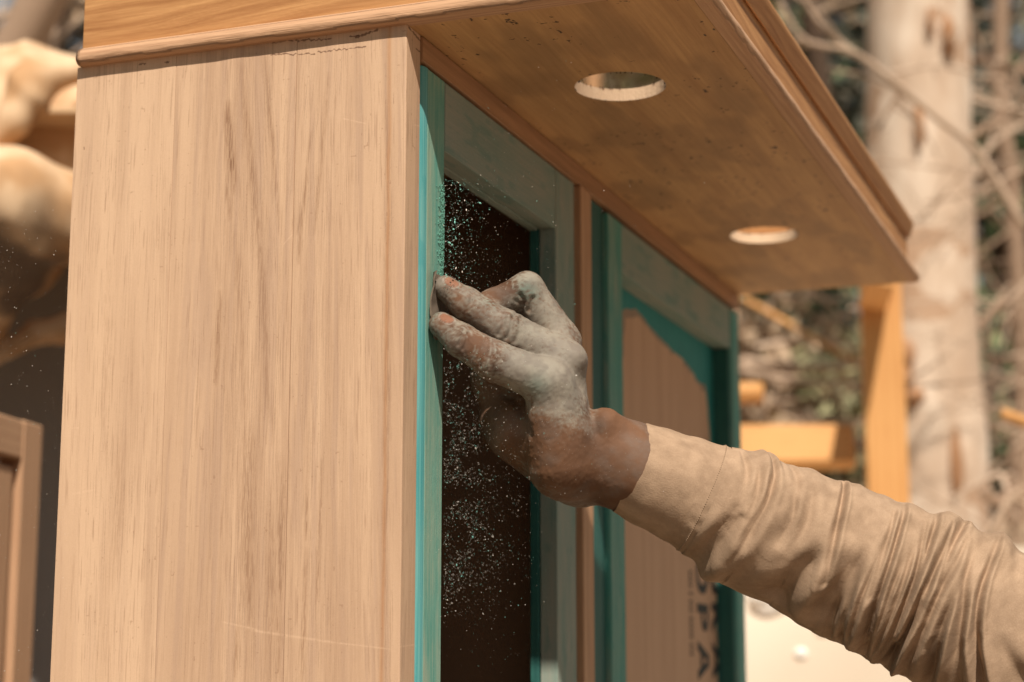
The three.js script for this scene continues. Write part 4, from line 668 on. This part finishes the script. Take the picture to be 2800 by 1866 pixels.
function sleeveH0(s, th) {
  let h = 0;
  for (const f of allFolds) {
    if (s < f.lo || s > f.hi) continue;
    let best = 1e9, e = 0, sg = 0; const Y = th * RS;
    for (let k = 0; k < f.q.length - 1; k++) { const A = f.q[k], B = f.q[k + 1], [d, t] = segDist(s, Y, A.x, A.y, B.x, B.y); if (d < best) { best = d; e = (k + t) / (f.q.length - 1); sg = s - lerp(A.x, B.x, t); } }
    if (best > f.w * 4.5) continue;
    const w = f.w * (0.55 + 0.75 * e), tp = f.deep ? sstep(-0.05, 0.25, e) * (1 - 0.8 * sstep(0.68, 1, e)) : Math.pow(Math.sin(Math.PI * clamp(0.06 + 0.86 * e)), 0.6), d = best / w;
    const deep = f.deep ? 0.65 + 0.95 * e : 1, m = sstep(-0.8 * w, 0.8 * w, sg), endOff = sstep(0.3, 1.6, d) * (e < 0.02 || e > 0.98 ? 1 : 0), R1 = -Math.exp(-(d * d * 1.6)) + 0.42 * Math.exp(-((d - 1.8) ** 2) / 1.2), L1 = -Math.exp(-(d * d * 0.5)) + 0.22 * Math.exp(-((d - 2.8) ** 2) / 1.4);
    h += f.a * deep * tp * lerp(L1, R1, m);
  }
  for (const f of ridges) { const R = 0.045, [d] = segDist(s, th * R, f.p[0][0], f.p[0][1] * R, f.p[1][0], f.p[1][1] * R); if (d < f.w * 3) h += f.a * Math.exp(-((d / f.w) ** 2)); }
  h += 0.0018 * (fbm(s * 40 + th * 0.5, th * 1.2, 4, 2) - 0.5) * 2 + 0.0016 * (fbm(s * 120 + th * 1.4, th * 0.9, 9, 2) - 0.5) * 2 * sstep(0.12, 0.17, s) * (1 - sstep(0.25, 0.29, s));
  const puck = sstep(0.17, 0.2, s) * (1 - sstep(0.235, 0.26, s)) * Math.exp(-(((th - 2.0) / 0.5) ** 2)); h += puck * 0.0009 * (fbm(s * 130, th * 6, 3, 2) - 0.5) * 2;
  return h;
}
function sleeveGeo(s0, s1, ns, nt, rad) {
  const pos = [], uv = [], idx = [];
  for (let i = 0; i <= ns; i++) for (let j = 0; j <= nt; j++) {
    const s = lerp(s0, s1, i / ns) - (s1 < 0.12 ? 0.004 * Math.cos(j / nt * Math.PI * 2) * (1 - clamp(i / ns * (s1 - s0) / 0.065)) : 0), th = j / nt * Math.PI * 2; let k = axS.findIndex(v => v >= s); if (k < 1) k = 1; const f = clamp((s - axS[k - 1]) / (axS[k] - axS[k - 1]), -3, 1), p = axPt[k - 1].clone().lerp(axPt[k], f);
    const r = rad(s, th, lerp(axR[k - 1], axR[k], f)), c = Math.cos(th), sn = Math.sin(th) * toward * 0.94;
    pos.push(p.x + r * (c * axUp[k].x + sn * axSide[k].x), p.y + r * (c * axUp[k].y + sn * axSide[k].y), p.z + r * (c * axUp[k].z + sn * axSide[k].z)); uv.push(s * 12, th * 0.045 * 12);
  }
  for (let i = 0; i < ns; i++) for (let j = 0; j < nt; j++) { const a = i * (nt + 1) + j, b = a + nt + 1; toward > 0 ? idx.push(a, b, a + 1, b, b + 1, a + 1) : idx.push(a, a + 1, b, b, a + 1, b + 1); }
  const g = new THREE.BufferGeometry(); g.setAttribute('position', new THREE.Float32BufferAttribute(pos, 3)); g.setAttribute('uv', new THREE.Float32BufferAttribute(uv, 2)); g.setIndex(idx); g.computeVertexNormals();
  const n = g.attributes.normal, q = g.attributes.position; for (let i = 0; i <= ns; i++) { const a = i * (nt + 1), b = a + nt; const x = V(n.getX(a) + n.getX(b), n.getY(a) + n.getY(b), n.getZ(a) + n.getZ(b)).normalize(); n.setXYZ(a, x.x, x.y, x.z); n.setXYZ(b, x.x, x.y, x.z); }
  return g;
}
{
  const clothTex = texture(512, 512, (u, v, i, j) => { const f = fbm(u * 9, v * 9, 0, 4), w = ((i >> 1) + (j >> 1)) % 2 ? 5 : -5, n = 16 * (noise(i * 0.6, j * 0.6) - 0.5), sp = noise(i * 0.23, j * 0.23) > 0.965 ? 14 : 0; return [165 + 40 * (f - 0.5) + w + n + sp, 139 + 36 * (f - 0.5) + w + n + sp, 115 + 32 * (f - 0.5) + w + n + sp]; }, true, THREE.MirroredRepeatWrapping);
  const clothBump = texture(256, 256, (u, v, i, j) => { const a = 0.5 + 0.25 * Math.sin(i * Math.PI) + 0.5 * (noise(i * 0.5, j * 0.5) - 0.5); return [a * 255, a * 255, a * 255]; }, false, THREE.MirroredRepeatWrapping);
  const cloth = new THREE.MeshPhysicalMaterial({ map: clothTex, bumpMap: clothBump, bumpScale: 0.0002, roughness: 0.95, specularIntensity: 0.25, side: THREE.DoubleSide, sheen: 0.15, sheenRoughness: 0.6, sheenColor: S(220, 200, 180) });
  const seam = onSleeve(1945, 1345)[0];
  const tilt = (th) => 0.004 * Math.cos(th);
  const cuffR = (s, th, r) => r + 0.0012 + 0.0007 * (fbm(s * 60, th * 2, 1, 3) - 0.5) * 2 + 0.0005 * Math.exp(-(((s - seam + 0.004) / 0.0016) ** 2)) - 0.0007 * sstep(seam - 0.016, seam - 0.002, s) * (0.5 + 0.5 * Math.sin(th * 17 + 3 * Math.sin(th * 3))) * Math.exp(-(((th - 1.7) / 0.5) ** 2)) - 0.0018 * sstep(0.0012, -0.0012, s);
  const outer = sleeveGeo(-0.0004, seam, 90, 160, cuffR), inner = sleeveGeo(-0.0004, 0.03, 12, 160, (s, th, r) => cuffR(s, th, r) - 0.0022);
  const sleeve = mesh('shirt_sleeve', sleeveGeo(seam - 0.0005, axLen, 520, 300, (s, th, r) => { const k = sstep(seam - 0.001, seam + 0.006, s); return r + 0.001 + k * (0.0012 + sleeveH(s, th)) + (1 - k) * 0.0006; }), cloth, person);
  mesh('cuff', mergeGeometries([outer, inner]), cloth, sleeve);
  // stitching round the cuff
  const st = []; for (let i = 0; i < 150; i++) { const th = i / 150 * Math.PI * 2, s = seam - 0.0045; let k = axS.findIndex(v => v >= s); const r = cuffR(s, th, axR[k]) + 0.0001, c = Math.cos(th), sn = Math.sin(th) * toward * 0.94, q = new THREE.SphereGeometry(0.0004, 6, 4); q.translate(axPt[k].x + r * (c * axUp[k].x + sn * axSide[k].x), axPt[k].y + r * (c * axUp[k].y + sn * axSide[k].y), axPt[k].z + r * (c * axUp[k].z + sn * axSide[k].z)); st.push(q); }
  tag(mesh('stitching', mergeGeometries(st), std({ color: S(160, 136, 112), roughness: 1 }), sleeve), null, null, null, 'stuff');
}
// a folded bit of sandpaper under the fingertips
{
  const a = hitX(1183, 745, 0.002), b = hitX(1174, 925, 0.002), n = 24, pos = [], idx = [];
  const sh = []; 
  const g = new THREE.BoxGeometry(0.0012, 0.047, 0.03, 1, 24, 10), p = g.attributes.position;
  for (let i = 0; i < p.count; i++) { const y = p.getY(i), z = p.getZ(i), e = Math.abs(y) / 0.0235; p.setXYZ(i, p.getX(i) + 0.0018 + 0.0016 * noise(y * 160 + 5, z * 120) + 0.004 * sstep(0.008, 0.016, z) * sstep(0.2, 1, e), y + 0.0012 * noise(z * 300, y * 90), z + 0.0008 * noise(y * 400, 3)); }
  g.computeVertexNormals(); g.translate(0, (a.y + b.y) / 2, (a.z + b.z) / 2 - 0.0135);
  tag(mesh('sandpaper', g, std({ color: S(112, 98, 84), roughness: 1 })), 'small worn sheet of grey brown sandpaper under the fingertips', 'sandpaper');
}

// ------------------------------------------------------------------ behind the left edge: folded tan cloth, a grey lining under an added roof, a bare frame
{
  const D = 2.7, k = D / F, c = (x, y, d = 0) => at(x, y, D + d), cn = (a, b, ra, rb) => cone(a, b, ra * k, rb * k);
  const solid = [
    [cn(c(-260, 330, 0.16), c(40, 345, 0.17), 250, 246), 0.04], [cn(c(40, 345, 0.17), c(260, 440, 0.2), 246, 300), 0.05],
    [cn(c(-90, 470, -0.04), c(28, 330, -0.04), 56, 50), 0.16], [cn(c(28, 330, -0.04), c(88, 225, -0.02), 50, 44), 0.16], [cn(c(88, 225, -0.02), c(230, 190, 0.02), 44, 40), 0.16], [cn(c(-150, 720, 0.22), c(20, 680, 0.22), 190, 170), 0.05],
    [cn(c(-200, 560, -0.06), c(30, 545, -0.08), 175, 160), 0.025], [cn(c(30, 555, -0.08), c(180, 590, -0.03), 160, 140), 0.03], [cn(c(60, 600, -0.04), c(-60, 860, 0.06), 160, 110), 0.05], [cn(c(170, 560, -0.04), c(60, 810, 0.04), 80, 40), 0.03], [cn(c(60, 810, 0.04), c(-60, 980, 0.04), 40, 34), 0.03],
    [cn(c(230, 890, 0.1), c(100, 905, 0.1), 60, 46), 0.03], [cn(c(100, 905, 0.1), c(-20, 980, 0.06), 46, 36), 0.03],
  ];
  const f = (x, y, z) => { let d = 1e3; for (const [s, kk] of solid) d = smin(d, s(x, y, z), kk * 0.3); return d + 0.006 * (fbm(x * 16, y * 16, z * 16 + 4, 2) - 0.5) + 0.05 * Math.abs(fbm(x * 9 + y * 7, y * 5 - x * 5, z * 7 + 9, 2) - 0.5); };
  const pts = [c(-300, -20), c(330, 1150, 0.4), c(-300, 1150, -0.3), c(330, -20, 0.4), c(400, 600, -0.3), c(400, -20, -0.3), c(-300, -20, -0.3), c(-300, 1150, 0.4), c(400, 600, 0.4)], lo = [9, 9, 9], hi = [-9, -9, -9]; for (const p of pts) ['x', 'y', 'z'].forEach((q, i) => { lo[i] = Math.min(lo[i], p[q]); hi[i] = Math.max(hi[i], p[q]); });
  const g = polygonise(f, lo, hi, 0.006), P = g.attributes.position, col = new Float32Array(P.count * 3), st = [[at(20, 600, 2.6), 0.065], [at(60, 700, 2.65), 0.06], [at(-20, 720, 2.6), 0.08], [at(100, 640, 2.65), 0.03], [at(30, 780, 2.7), 0.06]];
  for (let i = 0; i < P.count; i++) { const p = V(P.getX(i), P.getY(i), P.getZ(i)), n = fbm(p.x * 20, p.y * 20, p.z * 20 + 7, 3); let m = 0; for (const [q, r] of st) m = Math.max(m, 1 - sstep(0.6, 1.15, p.distanceTo(q) / r + 0.9 * (n - 0.5))); const cc = S(190, 148, 106).lerp(S(222, 190, 154), sstep(0.3, 0.7, n)).lerp(S(92, 82, 74), m * 0.85); col.set([cc.r, cc.g, cc.b], i * 3); }
  g.setAttribute('color', new THREE.BufferAttribute(col, 3));
  const t = thing('canvas_added_shelter', V(at(60, 900, 3).x, 0, at(60, 900, 3).z)); tag(t, 'tan canvas shelter with its flap gathered in heavy stained folds, behind the cabinet\'s left edge', 'shelter');
  mesh('gathered_flap', g, std({ vertexColors: true, roughness: 0.9 }), t);
  const canvas = std({ color: S(206, 172, 134), roughness: 0.92 }), lining = std({ color: S(152, 148, 144), roughness: 0.92 }), fh = V(-Math.sin(YAW), 0, -Math.cos(YAW)), put = (name, w, h, dep, u, y, d, mat) => { const q = new RoundedBoxGeometry(w, h, dep, 3, 0.004); const o = at(60, 1330, 1).sub(C).setY(0).normalize().multiplyScalar(d).add(C); q.rotateY(YAW); q.translate(o.x + right.x * u, y, o.z + right.z * u); return mesh(name, q, mat, t); };
  put('added_shade_roof', 1.7, 0.012, 0.75, -0.15, 2.12, 3.05, canvas); put('added_shade_wall', 0.012, 2.0, 0.72, 0.62, 1.1, 3.06, canvas); put('added_shade_wall', 0.012, 2.0, 0.72, -0.98, 1.1, 3.06, canvas);  // roof and side walls added out of view to shade the lining
  const sg = new THREE.BoxGeometry(1.58, 2.0, 0.006, 80, 40, 1), sp2 = sg.attributes.position; for (let i = 0; i < sp2.count; i++) sp2.setZ(i, sp2.getZ(i) + 0.03 * Math.sin(sp2.getX(i) * 15 + 2 * noise(sp2.getY(i) * 2, 1)) + 0.03 * noise(sp2.getX(i) * 8, sp2.getY(i) * 4)); sg.computeVertexNormals();
  const o = at(60, 1330, 1).sub(C).setY(0).normalize().multiplyScalar(3.34).add(C); sg.rotateY(YAW); sg.translate(o.x + right.x * -0.18, 1.1, o.z + right.z * -0.18); mesh('lining', sg, lining, t);
}
{
  // bare wooden frame with stepped mouldings; its face runs away from the camera
  const D = 2.15, corner = at(118, 1165, D), a = YAW - 0.175 , dir = V(-Math.sin(YAW) * 1, 0, -Math.cos(YAW)).applyAxisAngle(V(0, 1, 0), -0.175), out = V(-dir.z, 0, dir.x); 
  if (out.dot(fwd) > 0) out.multiplyScalar(-1);
  const t = thing('door_blank', V(corner.x, 0, corner.z)); tag(t, 'bare unpainted wooden door frame with stepped mouldings at the lower left', 'door frame');
  const bar = (name, u0, u1, y0, y1, o0, o1, mat = M.pale) => { const g = new RoundedBoxGeometry(u1 - u0, y1 - y0, o1 - o0, 2, 0.003); planar(g, u1 - u0 > y1 - y0 ? 0 : 1, 5, 2); const m4 = new THREE.Matrix4().makeBasis(dir.clone().multiplyScalar(-1), V(0, 1, 0), V().crossVectors(dir.clone().multiplyScalar(-1), V(0, 1, 0))); const zz = V().crossVectors(dir.clone().multiplyScalar(-1), V(0, 1, 0)); const sg = zz.dot(out) > 0 ? 1 : -1; g.translate((u0 + u1) / 2, (y0 + y1) / 2, sg * (o0 + o1) / 2); g.applyMatrix4(m4); g.translate(corner.x, 0, corner.z); return mesh(name, g, mat, t); };
  const Yt = corner.y, w = 0.05;
  bar('stile', 0, w, 0.05, Yt, -0.03, 0); bar('rail', w + 0.0005, 0.9, Yt - 0.045, Yt - 0.001, -0.031, -0.001);
  bar('inner_moulding', w + 0.010, w + 0.062, 0.05, Yt - 0.055, -0.04, -0.006); bar('inner_moulding', w + 0.0625, 0.9, Yt - 0.105, Yt - 0.055, -0.041, -0.007);
  bar('bead', w + 0.074, w + 0.10, 0.05, Yt - 0.117, -0.05, -0.016); bar('bead', w + 0.1005, 0.9, Yt - 0.14, Yt - 0.117, -0.051, -0.017); bar('panel', w + 0.11, 0.9, 0.05, Yt - 0.15, -0.07, -0.05, M.dim); bar('backing', 0.004, 0.9, 0.05, Yt - 0.004, -0.09, -0.072, M.gap);
}

// ------------------------------------------------------------------ sanding dust in the air
{
  const g = new THREE.IcosahedronGeometry(1, 0), list = [], add = (p, r, teal, stretch = 1) => list.push([p, r, teal, stretch]);
  const sz = (m) => m * Math.exp(0.5 * gauss());
  for (let i = 0; i < 5200; i++) { const t = Math.pow(rnd(), 0.8), py = lerp(950, 1680, t) + gauss() * 60, px = 1213 + Math.abs(gauss()) * lerp(70, 95, t) + (rnd() < 0.15 ? rr(0, 200) : 0); if (px > 1500 || py > 1800) continue; if (rnd() < sstep(1480, 1740, py) * 0.85) continue; const cl = fbm(px / 45, py / 45, 3, 2); if (rnd() > sstep(0.3, 0.68, cl) * 1.1 + 0.12) continue; add(at(px, py, rr(1.12, 1.40)), sz(0.00013), rnd() < 0.25, rnd() < 0.06 ? 2.5 : 1); }
  for (let i = 0; i < 900; i++) { const px = 1213 + Math.abs(gauss()) * 65, py = rr(490, 790); add(at(px, py, rr(1.25, 1.34)), sz(0.000125), rnd() < 0.5, rnd() < 0.10 ? 2.6 : 1); }
  for (let i = 0; i < 40; i++) add(at(1216 + Math.abs(gauss()) * 30, rr(560, 760), rr(1.27, 1.31)), sz(0.00034), rnd() < 0.75, 1.9);
  for (let i = 0; i < 420; i++) add(at(1300 + Math.abs(gauss()) * 210, 700 + gauss() * 260, rr(1.16, 1.30)), sz(0.0001), rnd() < 0.15);
  for (let i = 0; i < 380; i++) add(at(1520 + gauss() * 130, 1180 + gauss() * 110, rr(1.19, 1.225)), sz(0.0001), rnd() < 0.15);
  for (let i = 0; i < 330; i++) add(at(rr(-10, 180), rr(560, 1840), rr(1.2, 1.36)), sz(0.000125), rnd() < 0.1);
  for (let i = 0; i < 260; i++) add(at(1310 + gauss() * 80, 1640 + gauss() * 130, rr(1.22, 1.45)), sz(0.00012), rnd() < 0.3);
  const im = new THREE.InstancedMesh(g, std({ color: 0xffffff, roughness: 0.9 }), list.length), m = new THREE.Matrix4(), q = new THREE.Quaternion();
  list.forEach(([p, r, teal, s], i) => { q.setFromAxisAngle(V(gauss(), gauss(), gauss()).normalize(), rr(0, 6)); m.compose(p, q, V(r, r * s, r * 0.8)); im.setMatrixAt(i, m); im.setColorAt(i, teal ? S(140, 206, 192) : S(222, 214, 202)); });
  im.name = 'dust'; tag(im, 'cloud of fine sanding dust and paint flakes drifting below the hand', 'dust', null, 'stuff'); im.castShadow = true; scene.add(im);
}
renderer.render(scene, camera);
